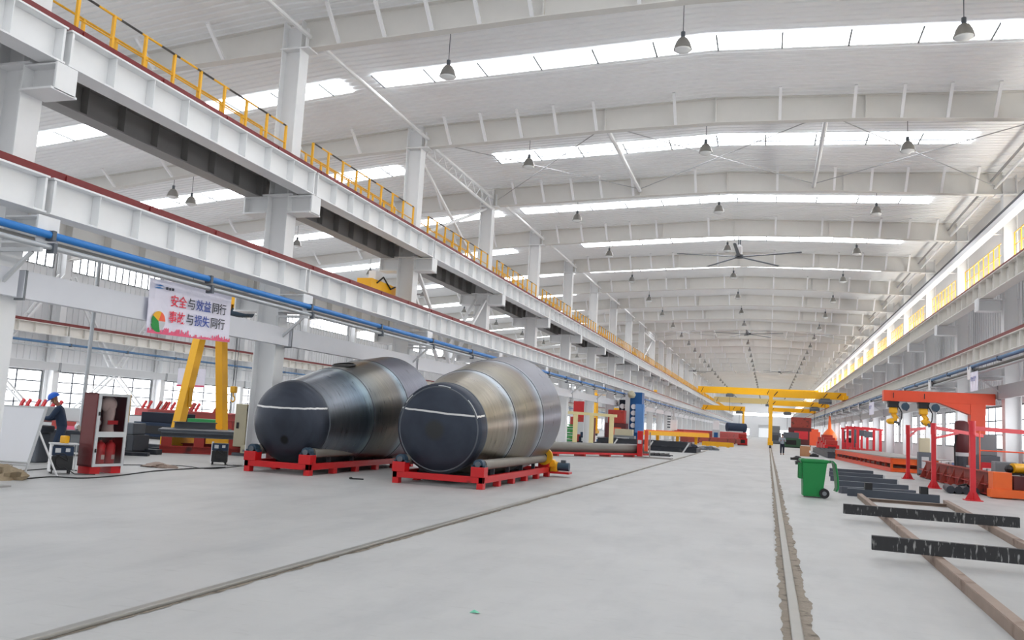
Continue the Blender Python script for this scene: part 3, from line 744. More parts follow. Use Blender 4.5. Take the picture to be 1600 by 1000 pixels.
def hand(joints, bones, wrist, d, side, up, tag_, r=.0095):
    """palm, four bent fingers of unequal length and a thumb from the palm's side; d forward, side towards the thumb, up = back of hand"""
    d, side, up = Vector(d).normalized(), Vector(side).normalized(), Vector(up).normalized(); w = Vector(joints[wrist][0])
    joints[tag_+'palm'] = (w+d*.045, (.034, .018)); bones.append((wrist, tag_+'palm'))
    for i, ln in enumerate((.072, .08, .074, .058)):
        b = w+d*.088+side*(.03-.02*i); m1 = b+d*ln*.5-up*.008; t = m1+d*ln*.32-up*.03
        chain(joints, bones, [(tag_+'f%da' % i, tuple(b), r), (tag_+'f%db' % i, tuple(m1), r*.92), (tag_+'f%dc' % i, tuple(t), r*.75)], tag_+'palm')
    b = w+d*.03+side*.032; m1 = b+d*.035+side*.025-up*.01; t = m1+d*.03-up*.015
    chain(joints, bones, [(tag_+'ta', tuple(b), r*1.2), (tag_+'tb', tuple(m1), r*1.05), (tag_+'tc', tuple(t), r*.8)], tag_+'palm')
def person(label, loc, rz, lean, arms, mats, helmet=None, head_down=.2, stride=.0):
    """local frame: faces +Y, x to the person's right. arms: for each side (elbow, wrist) offsets from the shoulder."""
    o = thing('person', label, 'person', loc, rz)
    hip = Vector((0, -.06 if lean > .1 else 0, .92)); up = Vector((0, math.sin(lean), math.cos(lean)))
    chest = hip+up*.33; neck = hip+up*.52; hd = Vector((0, math.sin(lean+head_down), math.cos(lean+head_down))); head = neck+hd*.17
    J, B = {}, []
    chain(J, B, [('hip', tuple(hip), (.13, .1)), ('waist', tuple(hip+up*.16), (.1, .075)), ('chest', tuple(chest), (.14, .09)), ('neckbase', tuple(neck-up*.03), (.065, .06)), ('neck', tuple(neck+hd*.05), .052)])
    face = Vector((0, hd.z, -hd.y))
    chain(J, B, [('jaw', tuple(neck+hd*.11+face*.03), (.062, .07)), ('skull', tuple(head+hd*.03), (.075, .09)), ('crown', tuple(head+hd*.1-face*.01), (.06, .07))], 'neck')
    W_ = {}
    for s, nm in ((-1, 'l'), (1, 'r')):
        sh = neck-up*.07+Vector((s*.185, 0, 0)); el = sh+Vector(arms[nm][0]); wr = el+Vector(arms[nm][1])
        chain(J, B, [(nm+'sh', tuple(sh), .058), (nm+'el', tuple(el), .043), (nm+'wr', tuple(wr), (.03, .026))], 'chest')
        dd = (wr-el).normalized(); sd = Vector((-s, 0, .3)) - dd*dd.dot(Vector((-s, 0, .3))); hand(J, B, nm+'wr', dd, sd, sd.cross(dd)*s, nm)
        y = stride*s; kn = Vector((s*.1, y*.5+.03, .5)); an = Vector((s*.105, y, .09)); toe = an+Vector((s*.02, .15, -.05))
        chain(J, B, [(nm+'hp', tuple(hip+Vector((s*.09, 0, -.06))), .085), (nm+'kn', tuple(kn), .06), (nm+'an', tuple(an), .042), (nm+'toe', tuple(toe), (.04, .03))], 'hip')
        W_[nm] = (sh, el, wr, kn, an)
    body = skinned('body', J, B, 'skin', o)
    f = MB(); hc = head+hd*.02
    f.blob(hc+face*.088-hd*.015, (.012, .018, .02), 8, 6)
    f.build('nose', 'skin', o, world=False, smooth=True)
    e = MB()
    for s in (-1, 1): e.blob(hc+face*.078+hd*.018+Vector((s*.032, 0, 0)), (.011, .008, .008), 8, 6)
    e.build('eyes', 'black', o, world=False, smooth=True)
    e = MB().blob(hc+face*.076-hd*.055, (.024, .008, .006), 8, 6); e.build('mouth', 'maroon', o, world=False, smooth=True)
    e = MB()
    for s in (-1, 1): e.blob(hc+Vector((s*.082, 0, 0)), (.012, .02, .032), 8, 6)
    e.build('ears', 'skin', o, world=False, smooth=True)
    # clothing: a second, slightly larger continuous surface for jacket and for trousers
    J2, B2 = {}, []
    chain(J2, B2, [('hip', tuple(hip-up*.12), (.175, .14)), ('waist', tuple(hip+up*.12), (.162, .13)), ('chest', tuple(chest), (.178, .13)), ('yoke', tuple(neck-up*.075), (.12, .095)), ('collar', tuple(neck+hd*.015), .072)])
    for nm in 'lr':
        sh, el, wr = W_[nm][:3]; chain(J2, B2, [(nm+'s', tuple(sh), .078), (nm+'e', tuple(el), .06), (nm+'c', tuple(wr+(el-wr)*.12), .045)], 'chest')
    skinned('jacket', J2, B2, mats[0], o)
    J3, B3 = {}, []
    chain(J3, B3, [('hip', tuple(hip+up*.08), (.15, .12)), ('seat', tuple(hip-up*.06), (.15, .122))])
    for s, nm in ((-1, 'l'), (1, 'r')):
        kn, an = W_[nm][3:]; chain(J3, B3, [(nm+'h', tuple(hip+Vector((s*.095, 0, -.13))), .105), (nm+'k', tuple(kn), .078), (nm+'a', tuple(an+Vector((0, -.01, .02))), .068)], 'seat')
    skinned('trousers', J3, B3, mats[1], o)
    for s, nm in ((-1, 'l'), (1, 'r')):
        an = W_[nm][4]; J4, B4 = {}, []
        chain(J4, B4, [('a', tuple(an+Vector((0, 0, .02))), .056), ('b', tuple(an+Vector((0, .03, -.045))), (.05, .045)), ('c', tuple(an+Vector((s*.015, .15, -.05))), (.045, .04))]); skinned('boot', J4, B4, 'rubber', o)
    rot = Vector((0, 0, 1)).rotation_difference(hd).to_matrix()
    if helmet:
        m = MB().lathe([(.135, .0), (.13, .03), (.125, .06), (.1, .1), (.06, .13), (.001, .142)], 24)
        m.v = [tuple(rot @ Vector((v[0]*.93, v[1]*1.08, v[2])) + head+hd*.055) for v in m.v]
        b = MB().lathe([(.125, -.008), (.155, -.008), (.155, .008), (.125, .008)], 24)
        b.v = [tuple(rot @ Vector((v[0]*.9, v[1]*1.12+.02, v[2])) + head+hd*.06) for v in b.v]
        h = m.build('helmet', helmet, o, world=False, smooth=True); b.build('brim', helmet, h, world=False, smooth=True)
        s = MB().path([tuple(head+Vector((.088, 0, 0))+hd*.05), tuple(head+Vector((.07, 0, 0))-hd*.06+face*.03), tuple(head-hd*.11+face*.05), tuple(head+Vector((-.07, 0, 0))-hd*.06+face*.03), tuple(head+Vector((-.088, 0, 0))+hd*.05)], .006, 6)
        s.build('chin_strap', 'pale_yellow', h, world=False)
    else:
        m = MB().lathe([(.098, -.02), (.102, .03), (.09, .075), (.05, .105), (.001, .112)], 20)
        m.v = [tuple(rot @ Vector((v[0]*.88, v[1]*1.02-.012, v[2])) + head+hd*.03) for v in m.v]
        m.build('hair', 'black', o, world=False, smooth=True)
    return o
wp = fl(86, 724)
person('worker in blue helmet and navy overalls leaning over a grey machine', (wp.x, wp.y, 0), math.radians(128), .24,
       {'r': ((.06, .1, -.26), (-.06, .22, -.03)), 'l': ((-.08, .14, -.24), (.1, .2, -.02))}, ('navy', 'navy'), 'helmet_blue', .35)
pp = fl(1222, 711)
person('person in dark trousers and grey work jacket standing in the aisle', (pp.x, pp.y, 0), math.radians(186), .03,
       {'r': ((.06, .02, -.28), (-.1, .2, .06)), 'l': ((-.06, .02, -.28), (.1, .2, .08))}, ('grey_cloth', 'dark_navy'), None, .15, .05)

# ------------------------------------------------------------------ left front: board, worker's machines, fire cabinet
def easel_board():
    o = thing('whiteboard', 'blank white board on a metal easel beside the worker', 'whiteboard', (-15, 13.7, 0))
    A, Bp = Vector((-13.8, 13.55, 1.42)), Vector((-15.6, 13.25, 1.42))      # top corners
    ux = (Bp-A).normalized(); dn = Vector((-.18, -.12, -1.15)); nrm = ux.cross(dn).normalized()
    c = [A, Bp, Bp+dn, A+dn]; t = nrm*.015
    m = MB().add([p+t for p in c]+[p-t for p in c], [(0, 1, 2, 3), (7, 6, 5, 4), (0, 4, 5, 1), (1, 5, 6, 2), (2, 6, 7, 3), (3, 7, 4, 0)])
    m.build('panel', 'board_white', o)
    f = MB()
    for p, q in zip(c, c[1:]+c[:1]): f.bar(p, q, .035, .045, nrm)
    f.build('edge_frame', 'light_grey', o)
    for p in (A, Bp):
        q = p+dn*1.21; MB().tube(p+Vector((0, 0, .03)), q, .022, 8).build('leg', 'light_grey', o)
        MB().bar(q+Vector((0, 0, .02)), q+Vector((-.1, -.06, .012)), .06, .03).build('foot', 'black', o)
        r = p+dn*.4; MB().tube(r, (r.x-.15, r.y+.75, 0), .02, 8).build('rear_leg', 'white', o)
    MB().tube(A+dn*.95+nrm*.02, Bp+dn*.95+nrm*.02, .02, 8).build('ledge', 'light_grey', o)
    return o
easel_board()
def welder(label, loc, rz, top):
    o = thing('welding_machine', label, 'welding machine', loc, rz); o.scale = (.72, .72, .95)
    b = MB().box(-.3, .3, -.22, .22, .08, .62).build('case', 'charcoal', o, False, bevel=.015)
    MB().box(-.31, -.26, -.23, .23, .05, .66).build('side_panel', 'white', o, False)
    MB().box(-.28, .3, -.235, -.22, .1, .4).build('front_panel', 'black', b, False)
    p = MB().box(-.28, .3, -.24, -.215, .42, .62).build('control_panel', 'navy', o, False)
    MB().box(-.2, -.05, -.25, -.238, .48, .58).box(.08, .2, -.25, -.238, .5, .58).build('display', 'light_grey', p, False)
    for x in (-.24, .24):
        for y in (-.17, .17): MB().tube((x-.02, y, .06), (x+.02, y, .06), .06, 10).build('wheel', 'rubber', o, False)
    c = [(.0+.16*math.cos(t), -.27, .3+.16*math.sin(t)) for t in [i*.4 for i in range(14)]]
    MB().path([(-.2, -.23, .45)]+c+[(.35, -.5, .02), (.9, -.6, .02)], .012, 6).build('cable', 'black', o, False)
    if top:
        MB().box(-.34, .42, -.28, .28, .66, .69).build('tray', 'light_grey', o, False)
        MB().tube((.36, -.24, .05), (.36, -.24, .66), .015, 6).tube((.36, .24, .05), (.36, .24, .66), .015, 6).build('tray_leg', 'light_grey', o, False)
    return o
w1 = fl(72, 740); welder('welding machine with a tray on top, behind the white board', (w1.x+.1, w1.y+.25, 0), .9, True)
tag(MB().box(-.08, .08, -.06, .06, 0, .16).build('yellow_tin', 'yellow', bevel=.02), 'small yellow tin on the tray of the welding machine', 'tin').location = (w1.x+.15, w1.y+.25, .656)
w2 = fl(348, 727); welder('welding machine with white side panel in front of the red platform', (w2.x-.2, w2.y+.1, 0), .55, False)
# machine the worker leans on, and the dark table behind
g = fl(70, 722)
o = thing('grinding_machine', 'dark grey floor machine under the worker\'s hands', 'machine', (g.x-.1, g.y-.2, 0))
MB().box(-.22, .22, -.2, .2, 0, .72).build('pedestal', 'slate', o, False, bevel=.04); MB().box(-.28, .28, -.24, .24, .72, .92).build('head', 'charcoal', o, False, bevel=.05)
MB().tube((-.3, 0, .82), (-.36, 0, .82), .15, 16).build('wheel_guard', 'mid_grey', o, False, True)
dk = fl(118, 712)
o = thing('steel_workbench', 'dark steel bench between the worker and the fire cabinet', 'workbench', (dk.x, dk.y+.3, 0), .5)
MB().box(-1.0, 1.0, -.4, .4, .62, .7).build('top', 'dark_steel', o, False); MB().box(-.95, .95, -.36, .36, .1, .62).build('cabinet', 'charcoal', o, False)
MB().box(-.3, .05, -.375, -.36, .12, .6).build('door', 'mid_grey', o, False)
for x in (-.9, .9): MB().box(x-.05, x+.05, -.35, .35, 0, .1).build('foot', 'black', o, False)
for i in range(4):
    q = MB().tube((0, 0, 0), (.35, .5, .0), .03, 8).build('round_bar', 'mid_grey', smooth=True); q.location = (dk.x+.1+.12*i, dk.y+.0+.06*i, .735)
    tag(q, 'short grey steel bar lying on the dark bench', 'bar', 'steel bars on the dark bench')
o = tag(MB().blob((0, 0, .1), (.07, .07, .1), 10, 8).tube((0, 0, .15), (0, 0, .24), .03, 8).build('white_bottle', 'white', smooth=True), 'small white bottle on the dark bench', 'bottle'); o.location = (dk.x-.3, dk.y+.25, .7)
def fire_cabinet():
    p = fl(141, 741); FR = 1.43; o = thing('fire_cabinet', 'tall red fire cabinet with white framed glass doors', 'fire cabinet', (p.x, p.y, 0), FR)
    c = MB(); w, d, h0, h1 = .82, .42, .16, 1.78
    c.box(-.03, 0, 0, d, h0, h1).box(w, w+.03, 0, d, h0, h1).box(-.03, w+.03, d-.02, d, h0, h1).box(-.03, w+.03, 0, d, h1-.03, h1).box(-.03, w+.03, 0, d, h0, h0+.03).box(0, w, .02, d, .83, .87)
    c.build('case', 'cabinet_maroon', o, False)
    for x in (.05, w-.22): MB().box(x-.06, x+.2, .02, d-.02, 0, h0).build('foot', 'red', o, False)
    for (z0, z1, nm) in ((.87, h1, 'upper'), (h0, .87, 'lower')):
        f = MB().box(0, .07, -.03, 0, z0, z1).box(w-.07, w, -.03, 0, z0, z1).box(.07, w-.07, -.03, 0, z0, z0+.06).box(.07, w-.07, -.03, 0, z1-.06, z1)
        f = f.build('door', 'light_grey', o, False)
        gm = M.get('cabinet_glass')
        if gm is None:
            gm = bpy.data.materials.new('cabinet_glass'); gm.use_nodes = True; nt = gm.node_tree; nt.nodes.clear()
            ou = nt.nodes.new('ShaderNodeOutputMaterial'); mx = nt.nodes.new('ShaderNodeMixShader'); tr_ = nt.nodes.new('ShaderNodeBsdfTransparent'); gl = nt.nodes.new('ShaderNodeBsdfGlossy')
            tr_.inputs[0].default_value = (.9, .86, .86, 1); gl.inputs['Roughness'].default_value = .08; mx.inputs[0].default_value = .07
            nt.links.new(tr_.outputs[0], mx.inputs[1]); nt.links.new(gl.outputs[0], mx.inputs[2]); nt.links.new(mx.outputs[0], ou.inputs[0]); M['cabinet_glass'] = gm
        MB().box(.07, w-.07, -.018, -.012, z0+.06, z1-.06).build('glass', gm, f, False)
        MB().box(.02, .05, -.05, -.03, (z0+z1)/2-.04, (z0+z1)/2+.04).build('latch', 'black', f, False)
    cz = math.cos(FR); sz = math.sin(FR)
    def inside(x, y, z): return (o.location.x+x*cz-y*sz, o.location.y+x*sz+y*cz, z)
    for x, lab in ((.34, 'left red fire extinguisher behind the lower cabinet glass'), (.61, 'right red fire extinguisher behind the lower cabinet glass')):
        e = thing('fire_extinguisher', lab, 'fire extinguisher', inside(x, .2, h0+.03), FR, 'extinguishers in the fire cabinet')
        MB().lathe([(.1, 0), (.11, .02), (.11, .42), (.08, .48), (.035, .51), (.035, .54)], 18).build('cylinder', 'extinguisher', e, False, True)
        MB().tube((0, 0, .54), (0, 0, .6), .025, 8).bar((0, 0, .6), (.1, 0, .61), .02, .02).bar((0, 0, .57), (.1, 0, .56), .02, .015).build('valve', 'black', e, False)
        MB().box(-.04, .04, -.118, -.112, .12, .22).build('sticker', 'hood_white', e, False)
    s = thing('hose_reel_hood', 'pale protective hood and cape hanging behind the upper cabinet glass', 'protective hood', inside(.5, .22, .87), FR)
    MB().blob((-.03, 0, .66), (.21, .1, .19), 16, 10).build('hood', 'hood_white', s, False, True)
    MB().lathe([(.13, .6), (.13, .45), (.11, .3), (.12, .16), (.14, .04), (.1, .0)], 14).build('cape', 'hood_white', s, False, True)
    MB().box(-.13, .14, -.15, -.135, .22, .31).build('red_band', 'extinguisher', s, False)
    MB().lathe([(.05, -.01), (.07, -.01), (.07, .01), (.05, .01), (.05, -.01)], 14, (-.28, -.02, .25), 'y').build('ring', 'light_grey', s, False, True)
fire_cabinet()
# steel downpipe with elbow, from the pipes over the bench to the cabinet
a, b = at(156, 408, 16.6), at(126, 668, 15.9)
o = tag(MB().path([a, b, b+Vector((.06, 0, -.06)), b+Vector((.35, .05, -.08))], .045, 10).build('drop_pipe', 'pipe_grey', smooth=True), 'bright steel drop pipe with a wrapped elbow left of the fire cabinet', 'pipe')
MB().path([b+Vector((-.05, 0, .03)), b+Vector((.06, 0, -.07)), b+Vector((.35, .05, -.08))], .06, 10).build('elbow_wrap', 'glove', o, smooth=True)
# heaps on the floor
def heap(name, lab, cat, c, r, m, seed, wob=.5):
    v = MB().blob((0, 0, 0), r, 20, 12, wob, seed); v.v = [(x, y, max(z, 0)) for x, y, z in v.v]
    o = tag(v.build(name, m, smooth=True), lab, cat); o.location = (c.x, c.y, 0); return o
h0 = heap('straw_heap', 'tangled straw coloured sweepings at the left edge of the floor', 'sweepings', fl(6, 748), (.42, .3, .26), 'straw', 2, .8)
sb = MB()
for i in range(160):
    a = random.uniform(0, 6.28); r = random.uniform(.05, .4); p = Vector((math.cos(a)*r, math.sin(a)*r*.7, max(.02, .24*(1-r/.42)))); q = p+Vector((random.uniform(-.16, .16), random.uniform(-.12, .12), random.uniform(-.02, .09))); sb.tube(p, q, .004, 4)
o = sb.build('straws', 'straw', h0); o['kind'] = 'stuff'
heap('rag_pile', 'brown rag pile on the floor right of the fire cabinet', 'rag', fl(247, 730), (.45, .25, .1), 'rust', 5, .7)
def cable(lab, pts, m='black', r=.014):
    ps = [fl(*p) for p in pts]; ps = [Vector((p.x, p.y, r)) for p in ps]; out = []
    for i in range(len(ps)-1):
        p0, p1, p2, p3 = ps[max(0, i-1)], ps[i], ps[i+1], ps[min(len(ps)-1, i+2)]
        for j in range(6):
            t = j/6; out.append(.5*((2*p1)+(p2-p0)*t+(2*p0-5*p1+4*p2-p3)*t*t+(3*p1-p0-3*p2+p3)*t**3))
    tag(MB().path(out+[ps[-1]], r, 6).build('floor_cable', m), lab, 'cable', 'cables on the floor')
cable('black floor cable running past the foot of the fire cabinet', [(30, 750), (80, 746), (130, 748), (185, 744), (240, 737), (300, 733), (352, 731)])
cable('thin dark cable lying behind the brown rag pile', [(150, 727), (210, 727), (280, 728), (330, 733), (390, 727)], r=.01)
cable('dark cable looping beside the white board feet', [(20, 738), (50, 735), (85, 733), (120, 736)], r=.012)
q = fl(548, 749)
o = tag(MB().tube((0, 0, .02), (.3, .1, .02), .018, 8).blob((0, 0, .03), (.05, .04, .03), 8, 6).build('hand_tool', 'black'), 'small black hand tool on the floor between the cradles', 'tool'); o.location = (q.x, q.y, 0)
q = fl(741, 958)
o = tag(MB().add([(-.04, -.02, .004), (.03, -.03, .012), (.05, .02, .004), (-.02, .03, .02), (0, 0, .03)], [(0, 1, 4), (1, 2, 4), (2, 3, 4), (3, 0, 4)]).build('paper_scrap', 'paper'), 'tiny crumpled green and white paper scrap on the empty floor', 'paper scrap'); o.location = (q.x, q.y, 0)

# ------------------------------------------------------------------ banner
def text(body, size, m, loc, parent, name='lettering', bold=.006):
    c = bpy.data.curves.new(name, 'FONT'); c.body = body; c.size = size; c.extrude = .002; c.offset = bold*size; c.align_x = 'LEFT'; c.align_y = 'CENTER'
    t_ = bpy.data.objects.new(name+'_curve', c); COL.objects.link(t_); dg = bpy.context.evaluated_depsgraph_get(); dg.update(); me = bpy.data.meshes.new_from_object(t_.evaluated_get(dg)); me.name = name; bpy.data.objects.remove(t_); me.materials.clear(); me.materials.append(M[m])
    o = bpy.data.objects.new(name, me); COL.objects.link(o); o.parent = parent; o.location = loc; o.rotation_euler = (math.pi/2, 0, 0); return o
def banner(label, loc, rz, w, h, rows, art=True, tilt=0.0):
    o = thing('safety_banner', label, 'banner', loc, rz); o.rotation_euler = (0, tilt, rz)
    n = 14; vs, fs = [], []
    for i in range(n+1):
        for j in range(7):
            vs.append((w*i/n, .018*math.sin(i*1.1)*math.sin(j*.9), -h*j/6))
    fs = [(7*i+j, 7*i+j+1, 7*(i+1)+j+1, 7*(i+1)+j) for i in range(n) for j in range(6)]
    k = len(vs); vs2 = vs+[(x, y+.008, z) for x, y, z in vs]; fs2 = fs+[tuple(k+i for i in f[::-1]) for f in fs]
    MB().add(vs2, fs2).build('sheet', 'banner', o, False)
    for x in (.02, w*.5, w-.02): MB().tube((x, 0, -.02), (x, .05, .32), .006, 5).build('tie_cord', 'slate', o, False)
    y = -.032
    for (z, sz, parts) in rows:
        for (x, body, m) in parts: text(body, sz, m, (x, y, z), o)
    if art:
        e = MB()
        e.add([(w*.04, y, -.14), (w*.1, y, -.11), (w*.15, y, -.135), (w*.1, y, -.15)], [(0, 1, 2, 3)]).add([(w*.03, y, -.19), (w*.09, y, -.165), (w*.15, y, -.19), (w*.08, y, -.205)], [(0, 1, 2, 3)])
        e.build('emblem', 'logo_blue', o, False)
        MB().box(w*.165, w*.19, y-.002, y, -.2, -.14).box(w*.2, w*.222, y-.002, y, -.2, -.145).box(w*.232, w*.256, y-.002, y, -.2, -.14).build('blurred_marks', 'text_black', o, False)
        r = random.Random(3); sk = MB(); x = 0
        while x < w:
            b = r.uniform(.015, .05)*1.1; hh = r.uniform(.03, .09)*h*(1.3 if x < w*.45 or x > w*.75 else .7); x1 = min(w, x+b); sk.add([(x, y, -h+.005), (x1, y, -h+.005), (x1, y, -h+hh), ((x+x1)/2, y, -h+hh*1.25), (x, y, -h+hh)], [(0, 1, 2, 3, 4)]); x = x1
        sk.build('skyline_print', 'pink', o, False)
        cx, cz, R_ = w*.11, -h*.76, h*.18
        def sector(a0, a1, m, nm, rr=R_, yy=y-.004):
            pts = [(cx, yy, cz)]+[(cx+rr*math.cos(a0+(a1-a0)*i/8), yy, cz+rr*math.sin(a0+(a1-a0)*i/8)) for i in range(9)]; MB().add(pts, [tuple(range(10))]).build(nm, m, o, False)
        sector(0, 1.2, 'clear_red', 'emblem_sector'); sector(1.2, 2.6, 'yellow', 'emblem_sector'); sector(2.6, 3.5, 'rack_green', 'emblem_sector'); sector(3.5, 5.0, 'rack_green', 'emblem_sector', R_*1.15); sector(5.0, 6.28, 'light_grey', 'emblem_sector')
    return o
bz = 4.36
banner('white banner with red, blue and black Chinese slogans hung left of the tanks', (-12.86, 14.98, bz-.04), math.pi/2, 2.92, 1.2,
       [(-.44, .28, [(.66, '安全', 'text_red'), (1.25, '与', 'text_black'), (1.55, '效益', 'text_blue'), (2.14, '同行', 'text_black')]),
        (-.8, .28, [(.64, '事故', 'text_red'), (1.23, '与', 'text_black'), (1.53, '损失', 'text_blue'), (2.12, '同行', 'text_black')])], True, tilt=-.03)
p0, p1 = at(279, 575, 33), at(320, 605, 33)
b2 = banner('small white banner with pink lower edge behind the yellow crane legs', (p0.x, 33, p0.z), 0, 1.5, .85, [(-.3, .16, [(.8, '安全', 'text_black')])], False)
MB().box(0, 1.5, -.03, -.024, -.85, -.76).build('pink_edge', 'pink', b2, False)
banner('white hanging notice by the blue pipe above the orange crane', (7.9, 38.6, 4.62), -math.pi/2, 1.35, .78, [(-.3, .2, [(.2, '安全', 'text_blue'), (.7, '生产', 'text_blue')])], False)
banner('white hanging notice farther along the right wall, beyond the orange crane', (7.9, 75, 4.63), -math.pi/2, 3.2, 1.0, [(-.4, .3, [(.3, '安全', 'text_blue'), (1.2, '生产', 'text_blue')])], False)

# ------------------------------------------------------------------ left bay
def semi_gantry_left():
    o = thing('semi_gantry_crane', 'yellow semi gantry crane with splayed legs behind the red platform', 'crane', (-20, 26.7, 0))
    for (yb, yt) in ((25.35, 26.45), (28.05, 27.25)): MB().bar((-20, yb, .35), (-20, yt, 5.35), .34, .3, (1, 0, 0)).build('leg', 'crane_yellow', o)
    MB().box(-20.25, -19.75, 24.9, 28.5, .12, .45).build('end_carriage', 'crane_yellow', o)
    for y in (25.2, 28.2): MB().tube((-20.1, y, .16), (-19.9, y, .16), .16, 14).build('wheel', 'slate', o)
    MB().box(-21.5, -14.2, 26.6, 27.1, 5.35, 6.0).build('girder', 'crane_yellow', o)
    MB().box(-14.7, -14.2, 25.6, 28.1, 5.7, 6.0).build('rail_carriage', 'crane_yellow', o)
    MB().box(-20.2, -19.8, 26.3, 27.4, 5.2, 5.4).build('leg_cap', 'crane_yellow', o)
    pl = at(283, 622, 25.9); MB().box(-19.84, -19.82, 25.65, 25.85, 1.5, 2.2).build('notice_plate', 'yellow', o)
    return o
semi_gantry_left()
hp = at(378, 470, 26.8)
o = thing('chain_hoist', 'blue grey chain hoist under the yellow girder right of the banner', 'hoist', (hp.x, 26.8, 0))
MB().tube((hp.x-.45, 26.8, 5.1), (hp.x+.45, 26.8, 5.1), .2, 18).build('motor', 'motor_blue', o, smooth=True); MB().box(hp.x-.2, hp.x+.2, 26.6, 27, 5.22, 5.36).box(hp.x-.5, hp.x-.3, 26.55, 27.05, 5.1, 5.4).build('trolley', 'yellow', o)
for dx in (-.08, .08): MB().tube((hp.x+dx, 26.8, 5.0), (hp.x+dx*.6, 26.8, 2.3), .012, 5).build('chain', 'slate', o)
k = thing('hook_block', 'yellow hook block hanging in front of the far windows', 'hook', (hp.x, 26.8, 2.1)); MB().box(hp.x-.12, hp.x+.12, 26.72, 26.88, 2.1, 2.35).build('sheave_block', 'yellow', k, bevel=.04)
MB().path([(hp.x, 26.8, 2.1), (hp.x, 26.8, 2.0), (hp.x+.08, 26.8, 1.93), (hp.x+.08, 26.8, 1.83), (hp.x, 26.8, 1.77), (hp.x-.08, 26.8, 1.84)], .025, 8).build('hook', 'yellow', k)
def crab():
    p, q = at(572, 452, 29), at(613, 452, 29)
    o = thing('crane_trolley', 'yellow crane trolley standing above the lower red rail', 'trolley', (-14.45, 29.2, 5.6))
    MB().box(-14.75, -14.15, 28.0, 30.4, 5.72, 6.62).build('end_carriage', 'crane_yellow', o); MB().box(-14.6, -14.3, 28.6, 29.2, 6.62, 7.0).build('motor_box', 'white', o)
    MB().path([(-14.12, 28.4, 6.5), (-14.12, 28.9, 6.8), (-14.12, 29.6, 6.45), (-14.12, 30.0, 6.6)], .03, 6).build('cable', 'black', o)
crab()
def platform():
    o = thing('red_platform', 'old red steel platform with grey plates below the yellow crane legs', 'platform', (-17.4, 24.2, 0), .62)
    L, Wd = 3.1, 2.2
    MB().ibeam((-.1, 0, .12), (L, 0, .12), .24, .2).build('sill_beam', 'old_red', o, False); MB().ibeam((-.1, Wd, .12), (L, Wd, .12), .24, .2).build('sill_beam', 'old_red', o, False)
    for x in (.1, 1.1, 2.2, L-.1):
        for y in (0, Wd): MB().box(x-.16, x+.16, y-.1, y+.1, .24, .52).build('post', 'old_red', o, False)
    MB().ibeam((-.1, 0, .6), (L, 0, .6), .16, .2).ibeam((-.1, Wd, .6), (L, Wd, .6), .16, .2).build('top_beam', 'slate', o, False)
    for i in range(4): MB().box(-.2, L+.4, .05+i*.54, .53+i*.54, .68, .76).build('deck_plate', 'slate', o, False)
    o.location = (-18.9, 23.4, 0)
    return o
platform()
for (x0, x1, y, Y, lab) in ((272, 336, 667, 24.3, 'dark grey channel section lying on the red platform'),):
    a, b = at(x0, 672, 24.6), at(x1, 675, 26)
    o = tag(MB().ibeam((a.x, a.y, 0), (b.x, b.y, 0), .24, .2).build('steel_channel', 'slate'), lab, 'beam'); o.location = (0, 0, .88)
def beige_machine():
    o = thing('beige_machine', 'tall beige machine cabinet at the left end of the farther tank', 'machine', (-16.75, 24.9, 0), .35)
    MB().box(-.4, -.02, -.3, .4, .3, 1.72).build('column', 'beige', o, False, bevel=.02); MB().box(.03, .4, -.2, .45, .3, 1.8).build('body', 'beige', o, False, bevel=.02)
    MB().box(-.1, .42, -.42, .1, .1, .36).build('drawer_base', 'beige', o, False); MB().box(-.03, .36, -.43, -.42, .15, .22).build('vent', 'mid_grey', o, False)
    MB().box(-.42, .42, -.25, .42, 0, .1).build('plinth', 'slate', o, False)
    MB().blob((.1, -.28, 1.55), (.13, .1, .16), 10, 8).build('valve_cluster', 'black', o, False, True); MB().box(-.33, -.25, -.32, -.3, .9, 1.1).build('button_plate', 'black', o, False)
    MB().box(.0, .42, -.22, .46, 1.8, 1.88).build('cap', 'red', o, False)
beige_machine()
# red machine frames and dark machines in front of the far windows
def frame_beam(lab, a, b, h, w, m, legs=4):
    o = thing('machine_bed', lab, 'machine bed', (a[0], a[1], 0)); a, b = Vector(a), Vector(b)
    MB().ibeam(a, b, h, w).build('main_beam', m, o)
    for i in range(legs):
        p = a+(b-a)*((i+.5)/legs); MB().box(p.x-.12, p.x+.12, p.y-.12, p.y+.12, 0, p.z-h/2).build('leg', m, o)
    for i in range(3):
        p = a+(b-a)*(.08+.2*i); MB().bar((p.x-.15, p.y, p.z+h/2), (p.x+.1, p.y, p.z+h/2+.42), .1, .12).bar((p.x+.2, p.y, p.z+h/2), (p.x+.45, p.y, p.z+h/2+.42), .1, .12).build('bracket', m, o)
    return o
frame_beam('long red machine frame with upright brackets in the left bay', (-30.2, 36, 1.05), (-20.6, 34.5, 1.05), .32, .4, 'old_red', 6)
frame_beam('second long red machine frame closer to the far windows', (-34, 39.5, 1.0), (-25, 38, 1.0), .4, .4, 'red', 5)
frame_beam('red roller frame farther left in the left bay', (-32.5, 30.2, .85), (-27.5, 29.6, .85), .3, .35, 'post_red', 4)
def box_machine(name, lab, cat, c, s, m, m2, panel=None, rz=0.0):
    o = thing(name, lab, cat, (c[0], c[1], 0), rz); x, y, z = s[0]/2, s[1]/2, s[2]
    MB().box(-x, x, -y, y, .1, z*.62).build('body', m, o, False, bevel=.02); MB().box(-x*.8, x*.8, -y*.8, y*.8, z*.62, z).build('head', m2, o, False, bevel=.03)
    MB().box(-x, x, -y, y, 0, .1).build('plinth', 'black', o, False)
    if panel: MB().box(-x*.55, x*.55, -y-.02, -y, z*.2, z*.5).build('panel', panel, o, False)
    return o
